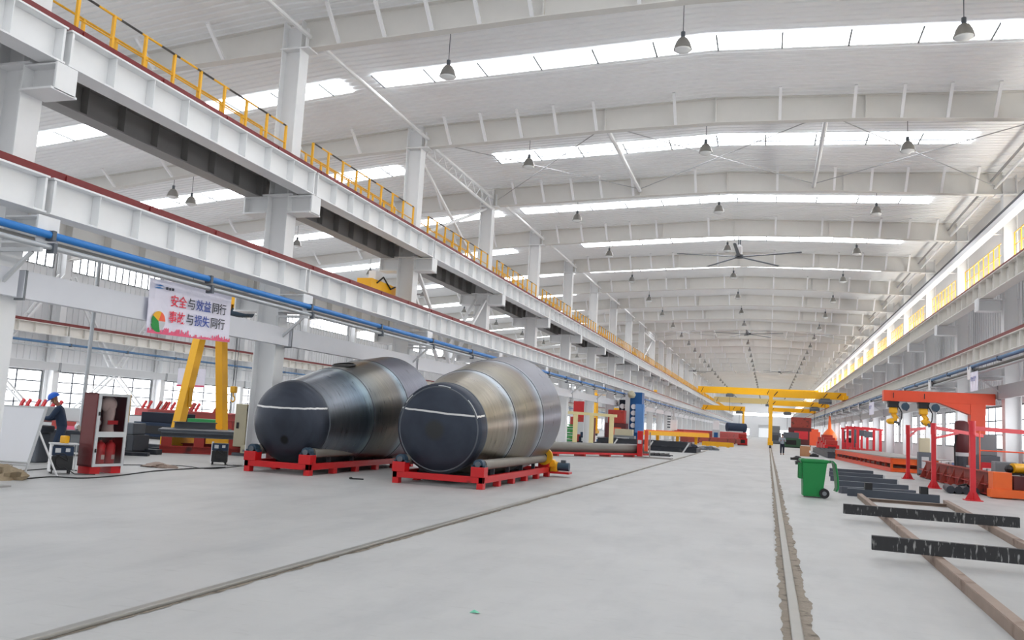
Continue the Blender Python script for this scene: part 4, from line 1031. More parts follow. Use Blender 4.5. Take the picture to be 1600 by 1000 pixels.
def P2(x, y): p = fl(x, y); return (p.x, p.y)
box_machine('control_cabinet', 'dark grey control cabinet just right of the fire cabinet', 'cabinet', P2(196, 708), (1.1, .7, .95), 'charcoal', 'slate', 'mid_grey')
box_machine('dark_press', 'dark blue machine in front of the red frame, right of the fire cabinet', 'machine', (-25.3, 31.5), (2.6, 1.2, 1.15), 'navy', 'dark_navy', 'black')
box_machine('green_machine', 'green machine beside the left yellow crane leg', 'machine', (-22.9, 31.0), (1.8, 1.0, 1.0), 'dull_green', 'green', 'rack_green')
box_machine('red_press', 'red upright press between the two yellow crane legs', 'machine', (-19.3, 32.0), (1.3, 1.0, 1.75), 'post_red', 'red', 'light_grey')
box_machine('red_press', 'red upright press right of the yellow crane legs', 'machine', (-16.6, 32.5), (1.4, 1.0, 1.7), 'post_red', 'red', 'mid_grey')
box_machine('drill_press', 'grey drilling machine between the crane legs and the beige machine', 'machine', (-18.0, 31.2), (.6, .6, 1.5), 'slate', 'light_grey', 'black')
box_machine('red_cabinet', 'pale red machine cabinet behind the worker', 'machine', (-23.5, 24.6), (1.6, .9, 1.25), 'old_red', 'light_grey', 'pink')
box_machine('maroon_machine', 'maroon and grey machine near the windows behind the worker', 'machine', (-26.8, 27.2), (2.2, 1, 1.2), 'maroon', 'mid_grey', 'light_grey')
for i, (x, y, l, lab) in enumerate(((185, 703, 1.6, 'dark flat steel block on the floor right of the control cabinet'), (222, 702, 2.2, 'long dark steel bar on the floor left of the red platform'), (214, 709, 1.2, 'low black steel block on the floor in front of the long dark bar'), (248, 706, .8, 'small black block at the corner of the red platform'), (200, 712, .9, 'thin dark plate on the floor right of the fire cabinet'))):
    p = fl(x, y); o = tag(MB().box(-l/2, l/2, -.15, .15, 0, .22-.03*i).build('steel_block', 'dark_steel', bevel=.01), lab, 'steel block', 'dark steel pieces on the left floor'); o.location = (p.x, p.y+.2, 0); o.rotation_euler = (0, 0, .15*(i-1))
p = at(200, 620, 38); o = tag(MB().box(-.12, .12, -.12, .12, 0, 1.9).build('yellow_pole', 'pale_yellow'), 'pale yellow pole in front of the far windows right of the fire cabinet', 'pole'); o.location = (p.x, 38, 0)

# ------------------------------------------------------------------ middle distance, left of the aisle
o = thing('pipe_stand', 'long red low stand under the dark pipe', 'stand', (-8.8, 44.4, 0))
a, b = Vector((-11.6, 39.4, 0)), Vector((-6.6, 48.1, 0)); ux = (b-a).normalized(); sx = Vector((ux.y, -ux.x, 0))
for s in (-.3, .3): MB().bar(a+sx*s+Vector((0, 0, .16)), b+sx*s+Vector((0, 0, .16)), .1, .1).build('side_rail', 'red', o)
for i in range(5):
    p = a+(b-a)*((i+.3)/5); MB().bar(p-sx*.35+Vector((0, 0, .06)), p+sx*.35+Vector((0, 0, .06)), .14, .12).build('cross_bar', 'old_red', o)
tag(MB().tube(a+Vector((0, 0, .45)), b+Vector((0, 0, .45)), .25, 24).tube(b+Vector((0, 0, .45)), b+ux*.02+Vector((0, 0, .45)), .2, 24).build('dark_pipe', 'pipe_dark', smooth=True), 'long dark steel pipe lying on the low red stand', 'pipe')
p = fl(1004, 715)
o = thing('end_stop', 'bright red end post at the right end of the dark pipe', 'post', (p.x, p.y, 0))
MB().box(p.x-.3, p.x-.02, p.y-.2, p.y+.2, 0, 1.45).build('column', 'red', o, bevel=.02); MB().box(p.x+.08, p.x+.26, p.y-.1, p.y+.25, .35, 1.5).build('orange_plate', 'orange_red', o)
MB().box(p.x-.26, p.x-.06, p.y-.22, p.y-.2, .75, .95).build('white_label', 'light_grey', o); MB().box(p.x+.34, p.x+.4, p.y, p.y+.1, 0, 1.4).build('guide_bar', 'plate_grey', o); MB().box(p.x-.5, p.x+1.6, p.y-.3, p.y+.5, 0, .06).build('base_plate', 'plate_grey', o)
def flat_frame(lab, x0, x1, y0, y1, z0, h, m, n=3):
    o = thing('welded_skid', lab, 'welded skid', ((x0+x1)/2, (y0+y1)/2, z0))
    for y in (y0, y1): MB().ibeam((x0, y, z0+h/2), (x1, y, z0+h/2), h, .2).build('long_beam', m, o)
    for i in range(n): x = x0+(x1-x0)*i/(n-1); MB().ibeam((x, y0, z0+h/2), (x, y1, z0+h/2), h*.9, .16).build('cross_beam', m, o)
    return o
flat_frame('dark welded skid on the floor behind the red end post', -12.6, -4.9, 62.5, 66.5, 0, .36, 'dark_steel', 4)
flat_frame('dark welded skid stacked on the lower dark skid', -12.2, -5.6, 63, 66.1, .37, .34, 'charcoal', 5)
for i in range(3): q = tag(MB().bar((-11.0+2.6*i, 62.1, .0), (-10.6+2.6*i, 62.35, .68), .08, .08).build('prop_bar', 'light_grey'), 'short pale steel bar leaning on the stacked dark skids', 'bar', 'pale bars leaning on the dark skids')
p = fl(1085, 706)
def tarp(lab, c, r, m, seed):
    v = MB().blob((0, 0, 0), r, 22, 12, .45, seed); v.v = [(x, y, max(z, 0)) for x, y, z in v.v]; o = tag(v.build('tarpaulin_heap', m, smooth=True), lab, 'tarpaulin'); o.location = (c.x, c.y, 0)
tarp('dark tarpaulin heap beside the stacked dark skids', fl(1068, 702), (1.1, 1.2, .55), 'dark_navy', 4); tarp('purple grey plastic heap at the aisle edge', fl(1106, 703), (.9, .8, .32), 'slate', 8)
q = fl(1025, 712); o = thing('floor_rack', 'low dark rack of bars on the floor right of the red end post', 'rack', (q.x, q.y, 0))
for i in range(5): MB().bar((q.x-.9+.3*i, q.y-.8, .1), (q.x-.6+.3*i, q.y+1.6, .1), .06, .08).build('bar', 'black', o)
for y in (-.4, 1.0): MB().box(q.x-1, q.x+.9, q.y+y, q.y+y+.08, 0, .06).build('bearer', 'charcoal', o)
MB().tube((q.x-.6, q.y, 0), (q.x-.6, q.y, .7), .04, 8).build('upright', 'black', o)
# green crate rack
for c in range(2):
    for r in range(3):
        x, y, z = -16.55+.95*c, 68.4, .52*r
        o = thing('wire_crate', 'green wire crate, %s column, %s layer of the stack behind the nearer tank' % (('left', 'right')[c], ('bottom', 'middle', 'top')[r]), 'crate', (x, y, z), 0, 'green crates')
        f = MB()
        for dx in (-.42, .42):
            for dy in (-.4, .4): f.box(x+dx-.07, x+dx+.07, y+dy-.06, y+dy+.06, z, z+.52)
        for zz in (.0, .2, .4): f.box(x-.46, x+.46, y-.44, y-.4, z+zz, z+zz+.11).box(x-.46, x+.46, y+.4, y+.44, z+zz, z+zz+.05).box(x+.42, x+.46, y-.4, y+.4, z+zz, z+zz+.05).box(x-.46, x-.42, y-.4, y+.4, z+zz, z+zz+.05)
        f.build('frame', 'rack_green', o); MB().box(x-.38, x+.38, y-.36, y+.36, z+.03, z+.36).build('white_liner', 'light_grey', o)
# cream portal gantry with the red machine behind it
o = thing('cream_gantry', 'cream steel portal gantry left of the blue tower', 'gantry', (-12.2, 60.5, 0))
for x in (-13.4, -12.2, -10.75): MB().box(x-.14, x+.14, 60.35, 60.65, 0, 2.3).build('post', 'cream', o)
MB().bar((-14.1, 60.5, 2.42), (-10.4, 60.5, 2.34), .36, .2).build('top_beam', 'cream', o)
box_machine('red_machine', 'red machine with a white panel standing behind the cream portal gantry', 'machine', (-15.6, 73.5), (2.0, 1.4, 3.6), 'old_red', 'red', 'light_grey')
box_machine('red_machine', 'low red box machine on the right behind the cream portal gantry', 'machine', (-12.6, 73.5), (1.8, 1.2, 3.0), 'maroon', 'old_red', 'orange_red')
box_machine('dark_cabinet', 'dark blue cabinet between the cream portal posts', 'cabinet', (-14.9, 71.6), (1.1, .6, .95), 'dark_navy', 'navy', 'light_grey')
box_machine('blue_cabinet', 'small blue box at the middle cream portal post', 'cabinet', (-13.6, 71.5), (.6, .5, .7), 'tower_blue', 'light_grey', 'light_blue')
# blue boring tower with white rings
def TB():                      # a builder whose shapes are shrunk to the tower's own distance and size
    m = MB(); real = m.build
    def build(*a, **k):
        m.v = [(x*.806, y*.806, max(0, (z-1.7)*.806+1.7) if z > .01 else 0) for x, y, z in m.v]; return real(*a, **k)
    m.build = build; return m
o = thing('blue_tower', 'tall blue machine tower with columns of white rings', 'machine', (-11.4, 75, 0))
TB().box(-14.9, -13.3, 93.2, 95, 0, 5.4).build('tower', 'tower_blue', o, bevel=.03); TB().box(-13.9, -13.0, 92.6, 93.4, 1.0, 4.1).build('light_panel', 'light_blue', o); TB().box(-15.75, -14.9, 93, 94.6, 1.2, 4.5).build('dark_panel', 'dark_navy', o)
for x in (-15.4, -14.95, -14.15):
    for i in range(4): TB().lathe([(.14, -.05), (.28, -.05), (.28, .05), (.14, .05), (.14, -.05)], 16, (x, 92.95, 1.75+.68*i), 'y').build('ring', 'white', o, smooth=True)
TB().box(-15.0, -14.55, 92.4, 92.95, 1.0, 5.1).build('white_column', 'light_grey', o); TB().blob((-14.4, 92.6, 5.1), (.45, .4, .4), 12, 9, .3, 3).build('bundle', 'beige', o, smooth=True); TB().box(-14.0, -13.2, 92.5, 93, .3, .95).build('blue_foot', 'tower_blue', o)
box_machine('yellow_machine', 'yellow orange machine left of the blue ringed tower', 'machine', (-14.95, 85.5), (1.2, 1.5, 3.4), 'crane_yellow', 'crane_yellow', 'yellow')
box_machine('grey_saddle', 'cream and grey machine bed in front of the blue ringed tower', 'machine', (-11.6, 71.4), (1.9, 1.0, 1.4), 'mid_grey', 'beige', 'light_grey')
# orange and red long beds
def bed(name, lab, cat, p, q, w, z0, z1, m, mt, nleg):
    o = thing(name, lab, cat, (p[0], p[1], 0)); a, b = Vector((p[0], p[1], 0)), Vector((q[0], q[1], 0)); u = Vector((0, 0, 1))
    MB().bar(a+u*((z0+z1)/2), b+u*((z0+z1)/2), w, z1-z0).build('bed', m, o); MB().bar(a+u*(z1+.05), b+u*(z1+.05), w*.8, .1).build('way', mt, o)
    for i in range(nleg):
        c = a+(b-a)*((i+.5)/nleg); MB().box(c.x-.15, c.x+.15, c.y-.2, c.y+.2, 0, z0).build('leg', m, o)
    return o
bed('orange_bed', 'long orange yellow machine bed in front of the red shear line', 'machine bed', (-13.8, 86), (-6.9, 100), 1.1, .85, 1.3, 'crane_yellow', 'orange', 4)
bed('red_shear_bed', 'long red machine bed far left of the aisle', 'machine bed', (-10.6, 106), (-3.6, 120), 1.6, .7, 1.5, 'old_red', 'red', 5)
bed('red_shear_bed', 'lower dark red machine bed in front of the long red bed', 'machine bed', (-9.4, 101), (-3.7, 111), 1.0, .2, .75, 'brown_red', 'old_red', 4)
box_machine('red_end_block', 'red end block of the long red machine bed at the aisle', 'machine', (-3.1, 113), (1.2, 1.6, 1.45), 'red', 'old_red', 'black')
bed('yellow_low_beam', 'low yellow beam on the floor at the aisle edge', 'beam', (-6.6, 92), (-3.4, 91), .3, .08, .42, 'yellow', 'yellow', 3)
box_machine('white_control_box', 'white control box standing on the long red machine bed', 'control box', (-6.3, 111), (.9, .8, 2.9), 'light_grey', 'white', 'tower_blue')
o = thing('dark_motor', 'dark blue motor barrel right of the white control box', 'motor', (-4.4, 108.5, 1.6)); MB().tube((-4.9, 109, 2.2), (-2.7, 110, 2.2), .55, 18).build('barrel', 'navy', o, smooth=True); MB().box(-4.9, -3.0, 108.8, 110.2, 1.6, 1.75).build('bracket', 'light_grey', o)
o = thing('instrument_mast', 'white instrument post with louvred box behind the orange bed', 'mast', (-10.1, 96, 0)); MB().box(-10.2, -10.0, 95.9, 96.1, 0, 3.9).build('mast', 'light_grey', o); MB().box(-10.4, -9.7, 95.6, 96.2, 1.5, 2.6).build('box', 'white', o)
for i in range(5): MB().box(-10.75, -10.4, 95.7, 95.9, 1.7+.3*i, 1.85+.3*i).build('louvre', 'slate', o)
# ------------------------------------------------------------------ far machines round the aisle
box_machine('green_lathe', 'dull green machine behind the far person', 'machine', (2.9, 118), (2.4, 1.8, 2.0), 'dull_green', 'slate', 'black')
box_machine('grey_drum', 'grey round machine left of the far person', 'machine', (1.2, 150), (1.8, 1.8, 3.0), 'slate', 'mid_grey', 'charcoal')
box_machine('far_red_rig', 'tall dark red rig far ahead on the right', 'machine', (5.6, 160), (4.2, 3, 4.8), 'maroon', 'brown_red', 'post_red')
box_machine('far_red_machine', 'red machine far ahead left of the aisle near the end doors', 'machine', (-4.9, 165), (2.2, 3, 2.6), 'post_red', 'old_red', 'maroon')
p = fl(1273, 699)
o = thing('warning_board', 'bright orange red board standing far ahead right of the aisle', 'board', (p.x, p.y, 0))
MB().box(p.x-.75, p.x+.75, p.y-.05, p.y+.05, .25, 2.3).build('panel', 'clear_red', o); MB().box(p.x-.5, p.x+.5, p.y-.04, p.y+.04, 2.3, 2.7).build('crest', 'clear_red', o)
for s in (-.6, .6): MB().box(p.x+s-.05, p.x+s+.05, p.y-.3, p.y+.3, 0, .25).build('foot', 'charcoal', o)
p = fl(1296, 699); p = p*(8.3/p.x) if p.x > 8.3 else p; p.z = 0; o = thing('orange_tank', 'orange pear shaped vessel beside the orange red board', 'vessel', (p.x, p.y, 0)); MB().lathe([(.5, .6), (.9, 1.2), (1.0, 1.7), (.7, 2.3), (.25, 2.8), (.2, 3.6), (.1, 4.6)], 18, (p.x, p.y, 0)).build('vessel', 'orange', o, smooth=True)
for i in range(3): t = i*2.1; MB().tube((p.x+.5*math.cos(t), p.y+.5*math.sin(t), 0), (p.x+.45*math.cos(t), p.y+.45*math.sin(t), .9), .07, 8).build('leg', 'post_red', o)
p = fl(1258, 713)
o = thing('cardboard_box', 'brown cardboard box on the floor left of the dark plate stacks', 'box', (p.x, p.y, 0)); MB().box(p.x-.4, p.x+.4, p.y-.3, p.y+.3, 0, .82).build('carton', 'cardboard', o); MB().box(p.x+.3, p.x+.41, p.y-.31, p.y-.05, .3, .5).build('white_label', 'white', o)
for (x, y, l, lab) in ((1246, 719, .9, 'dark scrap piece left of the green bin'), (1272, 714, .7, 'dark scrap piece right of the cardboard box'), (1250, 726, .5, 'small dark block just left of the green bin')):
    p = fl(x, y); o = tag(MB().box(-l/2, l/2, -.3, .3, 0, .16).blob((0, 0, .16), (.25, .2, .12), 8, 6, .4, 2).build('scrap_piece', 'black'), lab, 'scrap'); o.location = (p.x, p.y+.2, 0)
def forklift():
    p = Vector((8.2, 94.5, 0)); o = thing('forklift', 'red forklift with black overhead guard behind the red welding table', 'forklift', (p.x, p.y, 0))
    x, y = p.x, p.y
    MB().box(x-.7, x+.5, y-.6, y+.9, .3, 1.2).build('body', 'post_red', o, bevel=.05); MB().box(x-.6, x+.4, y+.5, y+1.0, 1.2, 1.5).build('counterweight', 'post_red', o)
    g = MB()
    for dx in (-.6, .5):
        for dy in (-.4, .8): g.tube((x+dx, y+dy, 1.1), (x+dx, y+dy, 2.3), .05, 8)
    g.box(x-.68, x+.58, y-.5, y+.9, 2.28, 2.36).build('overhead_guard', 'black', o)
    for dx in (-.6, .45):
        for dy in (-.3, .75): MB().tube((x+dx-.12, y+dy, .3), (x+dx+.12, y+dy, .3), .3, 16).build('wheel', 'rubber', o, smooth=True)
    for dx in (-.4, .3): MB().box(x+dx-.05, x+dx+.05, y-.85, y-.7, .1, 2.9).build('mast', 'charcoal', o); MB().box(x+dx-.06, x+dx+.06, y-1.7, y-.8, .08, .14).build('fork', 'charcoal', o)
    MB().box(x-.3, x+.2, y+.2, y+.5, 1.2, 1.7).build('seat', 'black', o)
forklift()
for i, (Y, X, h) in enumerate(((74.5, 8.4, 2.4), (79, 8.4, 2.5), (84, 8.4, 2.6), (89, 8.4, 2.5))):
    o = thing('portal_rig', 'small red portal rig behind the welding table, %s one from the table' % nth(i+1), 'rig', (X, Y, 0), 0, 'red portal rigs')
    for dx in (-1.4, .3): MB().box(X+dx-.1, X+dx+.1, Y-.1, Y+.1, 0, h).build('post', 'post_red', o)
    MB().box(X-1.6, X+.5, Y-.1, Y+.1, h, h+.15).build('top_bar', 'post_red', o); MB().box(X-1.2, X+.1, Y-.4, Y+.3, 0, .8).build('console', 'old_red' if i % 2 else 'red', o); MB().box(X-.9, X-.3, Y-.05, Y+.1, h-.6, h-.1).build('hoist_box', 'slate', o)
flat_frame('long dark plate stack beyond the red welding table', 4.6, 6.7, 72.5, 96, 0, .5, 'charcoal', 6)
for i in range(5):
    Y = 100.5+3.6*i; box_machine('red_feed_unit', 'red feed unit in the far right row, %s from the welding table' % nth(i+1), 'machine', (6.7, Y), (1.5, 2.4, 1.3+.3*(i % 3)), 'red', 'old_red', 'maroon')['group'] = 'red feed units'

# ------------------------------------------------------------------ far yellow cranes
def bridge(lab, Y, z0, z1, x0, x1, m='crane_yellow', leg=None, hoist=None, name='bridge_crane'):
    o = thing(name, lab, 'crane', ((x0+x1)/2, Y, z0))
    MB().box(x0, x1, Y-.35, Y+.35, z0, z1).build('girder', m, o)
    for x in (x0+.15, x1-.15):
        if leg is not None and abs(x-leg) < .8: continue
        MB().box(x-.25, x+.25, Y-1.8, Y+1.8, z0-.05, z0+.42).build('end_carriage', m, o)
    if leg is not None:
        MB().bar((leg, Y-.9, .75), (leg, Y-.3, z0+.1), .5, .4, (1, 0, 0)).bar((leg, Y+.9, .75), (leg, Y+.3, z0+.1), .5, .4, (1, 0, 0)).build('leg', m, o)
        MB().box(leg-.3, leg+.3, Y-1.8, Y+1.8, .35, .8).build('bogie', m, o)
        for dy in (-1.4, 1.4): MB().tube((leg-.12, Y+dy, .3), (leg+.12, Y+dy, .3), .28, 14).build('wheel', 'slate', o)
    if hoist is not None:
        h = MB().box(hoist-.5, hoist+.5, Y-.9, Y-.4, z0-.55, z0+.05).tube((hoist-.7, Y-.65, z0-.3), (hoist+.7, Y-.65, z0-.3), .28, 12).build('hoist', 'slate', o)
        MB().tube((hoist, Y-.65, z0-3.2), (hoist, Y-.65, z0-.4), .03, 6).build('hoist_rope', 'black', o)
    for x in (x0+.8, x1-.8, (x0+x1)/2+2): MB().bar((x-.2, Y-.37, z0+.15), (x+.2, Y-.37, z1-.15), .1, .02, (0, 1, 0)).build('black_mark', 'black', o)
    return o
bridge('nearest yellow bridge crane spanning the whole aisle on the upper rails', 165, 8.72, 9.95, -12.9, 8.7, hoist=-7.0)
bridge('nearest yellow semi gantry crane with its leg on the right floor rail', 104, 5.95, 6.75, 0, 8.5, leg=.27, hoist=6.2, name='semi_gantry_crane')
bridge('second yellow semi gantry crane, behind the one on the right floor rail', 135, 5.95, 6.7, 0, 8.5, leg=.27, hoist=6.6, name='semi_gantry_crane')
bridge('third and farthest yellow semi gantry crane right of the aisle', 172, 5.95, 6.7, 0, 8.5, leg=.27, hoist=3.5, name='semi_gantry_crane')
bridge('far yellow semi gantry crane with its leg left of the aisle', 178, 5.85, 6.8, -12.9, -4.5, 'crane_yellow', leg=-4.82, hoist=-5.6, name='semi_gantry_crane')
bridge('pale yellow bridge crane far behind the nearest bridge crane', 215, 8.72, 10.0, -12.9, 8.7, 'pale_yellow', hoist=0)
bridge('yellow semi gantry crane among the left columns beyond the blue tower', 120, 5.85, 6.9, -24, -14.3, leg=-23.7, hoist=-18, name='semi_gantry_crane')

# ------------------------------------------------------------------ right foreground
def bin_():
    p = fl(1274, 777); o = thing('wheeled_bin', 'green wheeled bin with its lid hanging open', 'bin', (p.x-.08, p.y, 0), -1.5)
    def ring(w, d, z, off=0): return [(-w/2, -d/2+off, z), (w/2, -d/2+off, z), (w/2, d/2+off, z), (-w/2, d/2+off, z)]
    b = MB(); rs = [ring(.46, .5, .03, -.02), ring(.5, .55, .35), ring(.56, .66, .96, .02), ring(.64, .74, .97, .02), ring(.64, .74, 1.05, .02), ring(.56, .64, 1.05, .02), ring(.44, .5, .1, 0)]
    for i, r in enumerate(rs):
        b.v += r
        if i: b.f += [(4*(i-1)+j, 4*(i-1)+(j+1) % 4, 4*i+(j+1) % 4, 4*i+j) for j in range(4)]
    b.f += [(3, 2, 1, 0), (24, 25, 26, 27)]
    b.build('body', 'green', o, False, bevel=.02)
    for x in (-.18, 0, .18): MB().box(x-.015, x+.015, -.38, -.3, .5, .93).build('front_rib', 'green', o, False)
    MB().tube((-.27, .42, 1.0), (.27, .42, 1.0), .025, 10).build('handle', 'green', o, False, True)
    for x in (-.24, .24): MB().box(x-.03, x+.03, .34, .44, .97, 1.03).build('handle_bracket', 'green', o, False)
    l = MB(); vs = []
    for (z, y, w) in ((1.04, .46, .6), (.95, .54, .62), (.6, .6, .6), (.3, .62, .54), (.2, .58, .46)): vs += [(-w/2, y, z), (w/2, y, z), (w/2, y+.05, z), (-w/2, y+.05, z)]
    l.add(vs, [(4*i+j, 4*i+(j+1) % 4, 4*i+4+(j+1) % 4, 4*i+4+j) for i in range(4) for j in range(4)]+[(0, 1, 2, 3), (19, 18, 17, 16)]).build('lid', 'green', o, False, bevel=.012)
    MB().tube((-.3, .28, .13), (.3, .28, .13), .015, 8).build('axle', 'slate', o, False)
    for x in (-.3, .25):
        w = MB().lathe([(.05, 0), (.13, 0), (.135, .015), (.135, .04), (.13, .055), (.05, .055)], 20, (x, .28, .135), 'x').build('wheel', 'rubber', o, False, True); MB().tube((x-.002, .28, .135), (x+.057, .28, .135), .06, 14).build('wheel_hub', 'mid_grey', w, False, True)
bin_()
# floor frame of angle iron with the bars across it
def angle(p, q, s=.17, t=.014, flip=1):
    p, q = Vector(p), Vector(q); d = (q-p).normalized(); n = Vector((d.y, -d.x, 0))*flip
    m = MB(); m.bar(p+Vector((0, 0, s/2)), q+Vector((0, 0, s/2)), t, s); m.bar(p+n*s/2+Vector((0, 0, s)), q+n*s/2+Vector((0, 0, s)), s, t); m.bar(p+n*s/2+Vector((0, 0, .007)), q+n*s/2+Vector((0, 0, .007)), s, t); return m
for xa, ya, xb, yb, lab in ((2.12, 7.6, 2.5, 26.6, 'left long rusty channel of the floor frame under the black bars'), (3.6, 9, 4.7, 26.4, 'right long rusty channel of the floor frame under the black bars')):
    tag(angle((xa, ya, 0), (xb, yb, 0), .12).build('floor_channel', 'rust'), lab, 'channel', 'rusty floor channels')
for y, x0, x1, lab in ((15.6, 2.42, 3.98, 'nearer thin rusty cross bar between the floor channels'), (25.4, 2.62, 4.6, 'farther thin rusty cross bar between the floor channels')):
    tag(angle((x0, y, 0), (x1, y, 0), .08).build('cross_bar', 'rust'), lab, 'bar', 'rusty cross bars')
def bar(lab, x0, y0, x1, y1, z0, h, w, m, name='steel_bar'):
    return tag(MB().bar((x0, y0, z0+h/2), (x1, y1, z0+h/2), w, h).build(name, m, bevel=.006), lab, 'bar', 'steel bars on the right floor')
bar('nearest black scratched flat bar lying across the rusty channels', 1.45, 13.4, 4.6, 13.15, .13, .2, .12, 'bar_black')
bar('second black scratched bar across the rusty channels, level with the bin wheel side', 1.53, 19.2, 4.75, 19.1, .13, .2, .14, 'bar_black')
bar('slate grey box bar in front, of the pair carrying black clips', 2.28, 27.25, 4.7, 26.9, 0, .22, .22, 'bar_slate'); bar('slate grey box bar behind the front bar of the clipped pair', 2.15, 28.2, 4.35, 29.0, .0, .2, .24, 'bar_slate')
for (x, y, lab) in ((2.85, 27.17, 'left black clip block on the slate bar pair'), (4.3, 26.96, 'right black clip block on the slate bar pair')): tag(MB().box(x-.1, x+.1, y-.11, y+.11, .22, .42).box(x-.1, x+.1, y+.11, y+.16, .0, .42).build('clip_block', 'black'), lab, 'block')
for i, (y, x0, x1, lab) in enumerate(((31.6, 2.28, 4.55, 'long slate bar just behind the green bin, nearest of the parallel row'), (35.6, 2.36, 4.74, 'second slate bar of the parallel row behind the green bin'), (39.4, 2.56, 4.7, 'third slate bar of the parallel row behind the green bin'), (43.4, 2.84, 4.75, 'fourth and farthest slate bar of the parallel row behind the green bin'))):
    bo = bar(lab, x0, y+.05, x1, y-.1, 0, .22, .24, 'bar_slate')
    if i in (1, 2): MB().box(x1-.02, x1+.06, y-.22, y+.02, .03, .2).build('end_cap', 'light_grey', bo)
# welding table
def weld_table():
    o = thing('welding_table', 'long low orange red welding table with a grey top plate', 'table', (6.35, 50, 0), .066)
    L, Wd = 20.5, 3.0
    MB().box(0, Wd, 0, L, .74, .8).build('top_plate', 'plate_grey', o, False)
    for x in (.06, Wd-.06): MB().ibeam((x, 0, .6), (x, L, .6), .28, .16).build('top_beam', 'orange_red', o, False); MB().ibeam((x, 0, .12), (x, L, .12), .22, .16).build('sill_beam', 'orange_red', o, False)
    for y in (.06, L-.06): MB().ibeam((0, y, .58), (Wd, y, .58), .3, .16).build('end_beam', 'orange', o, False); MB().ibeam((0, y, .12), (Wd, y, .12), .2, .16).build('end_sill', 'orange', o, False)
    for i in range(14):
        for x in (.08, Wd-.08): MB().box(x-.06, x+.06, .1+i*(L-.3)/13, .22+i*(L-.3)/13, .22, .5).build('post', 'brown_red' if 0 < i < 13 else 'orange', o, False)
    MB().box(Wd*.45, Wd*.6, -.12, 0, .45, 1.0).build('clamp', 'charcoal', o, False)
weld_table()
def beam_frame():
    o = thing('red_girder_stand', 'dark red double girder stand with bright orange end block', 'girder stand', (7.4, 38.5, 0))
    for x, z0 in ((7.35, .02), (8.75, .02)):
        MB().ibeam((x, 31.9, z0+.58), (x, 45.5, z0+.58), .4, .34).build('upper_beam', 'brown_red', o); MB().ibeam((x-.12, 32.4, z0+.2), (x-.12, 45.8, z0+.2), .34, .3).build('lower_beam', 'old_red', o)
        for i in range(8): y = 33.2+1.6*i; MB().prism([(x-.45, .05), (x-.16, .05), (x-.16, .72)], 'y', y-.02, y+.02).build('gusset', 'brown_red', o)
    for y in (33, 37, 41, 45): MB().box(7.4, 8.75, y-.08, y+.08, .1, .35).build('tie', 'brown_red', o)
    MB().box(7.05, 7.6, 31.3, 31.95, .02, .85).box(6.95, 9.2, 31.25, 31.7, .04, .3).box(8.6, 9.2, 31.3, 31.95, .02, .8).build('end_block', 'orange', o, bevel=.01)
    MB().box(7.7, 8.5, 31.5, 31.9, .32, .75).build('dark_recess', 'maroon', o)
beam_frame()
# red swing arm posts
def arm_post(lab, x, y, a0, a1, brace):
    o = thing('swing_arm_stand', lab, 'stand', (x, y, 0), 0, 'red swing arm posts')
    m = MB().box(x-.24, x+.24, y-.24, y+.24, 0, .03)
    for d in ((1, 0), (-1, 0), (0, 1), (0, -1)): m.add([(x+d[0]*.07, y+d[1]*.07, .03), (x+d[0]*.22, y+d[1]*.22, .03), (x+d[0]*.07, y+d[1]*.07, .32), (x+d[0]*.07+.01*d[1], y+d[1]*.07+.01*d[0], .03)], [(0, 1, 2), (0, 2, 3), (1, 3, 2)])
    m.build('base_flange', 'post_red', o); MB().box(x-.075, x+.075, y-.075, y+.075, .03, 2.35).build('column', 'post_red', o, bevel=.01)
    MB().tube((x, y, 2.0), (x, y, 2.42), .1, 14).build('swivel', 'post_red', o, smooth=True)
    a0, a1 = Vector(a0), Vector(a1); MB().bar(a0, a1, .09, .13).build('arm', 'post_red', o)
    if brace: MB().bar((x, y, 1.85), a0+(a1-a0)*.5-Vector((0, 0, .05)), .06, .08).build('arm_brace', 'post_red', o)
    return o
arm_post('nearest red post with a swing arm reaching past the right edge', 6.02, 29.2, (6.02, 29.2, 2.2), (8.6, 30.6, 2.15), False)
arm_post('middle red post with a braced swing arm under the orange crane', 5.95, 35.2, (5.95, 35.2, 2.26), (7.9, 36.6, 2.05), True)
arm_post('farthest red post with a short swing arm left of the others', 6.08, 42.2, (6.08, 42.2, 2.2), (6.9, 42.9, 2.32), True)
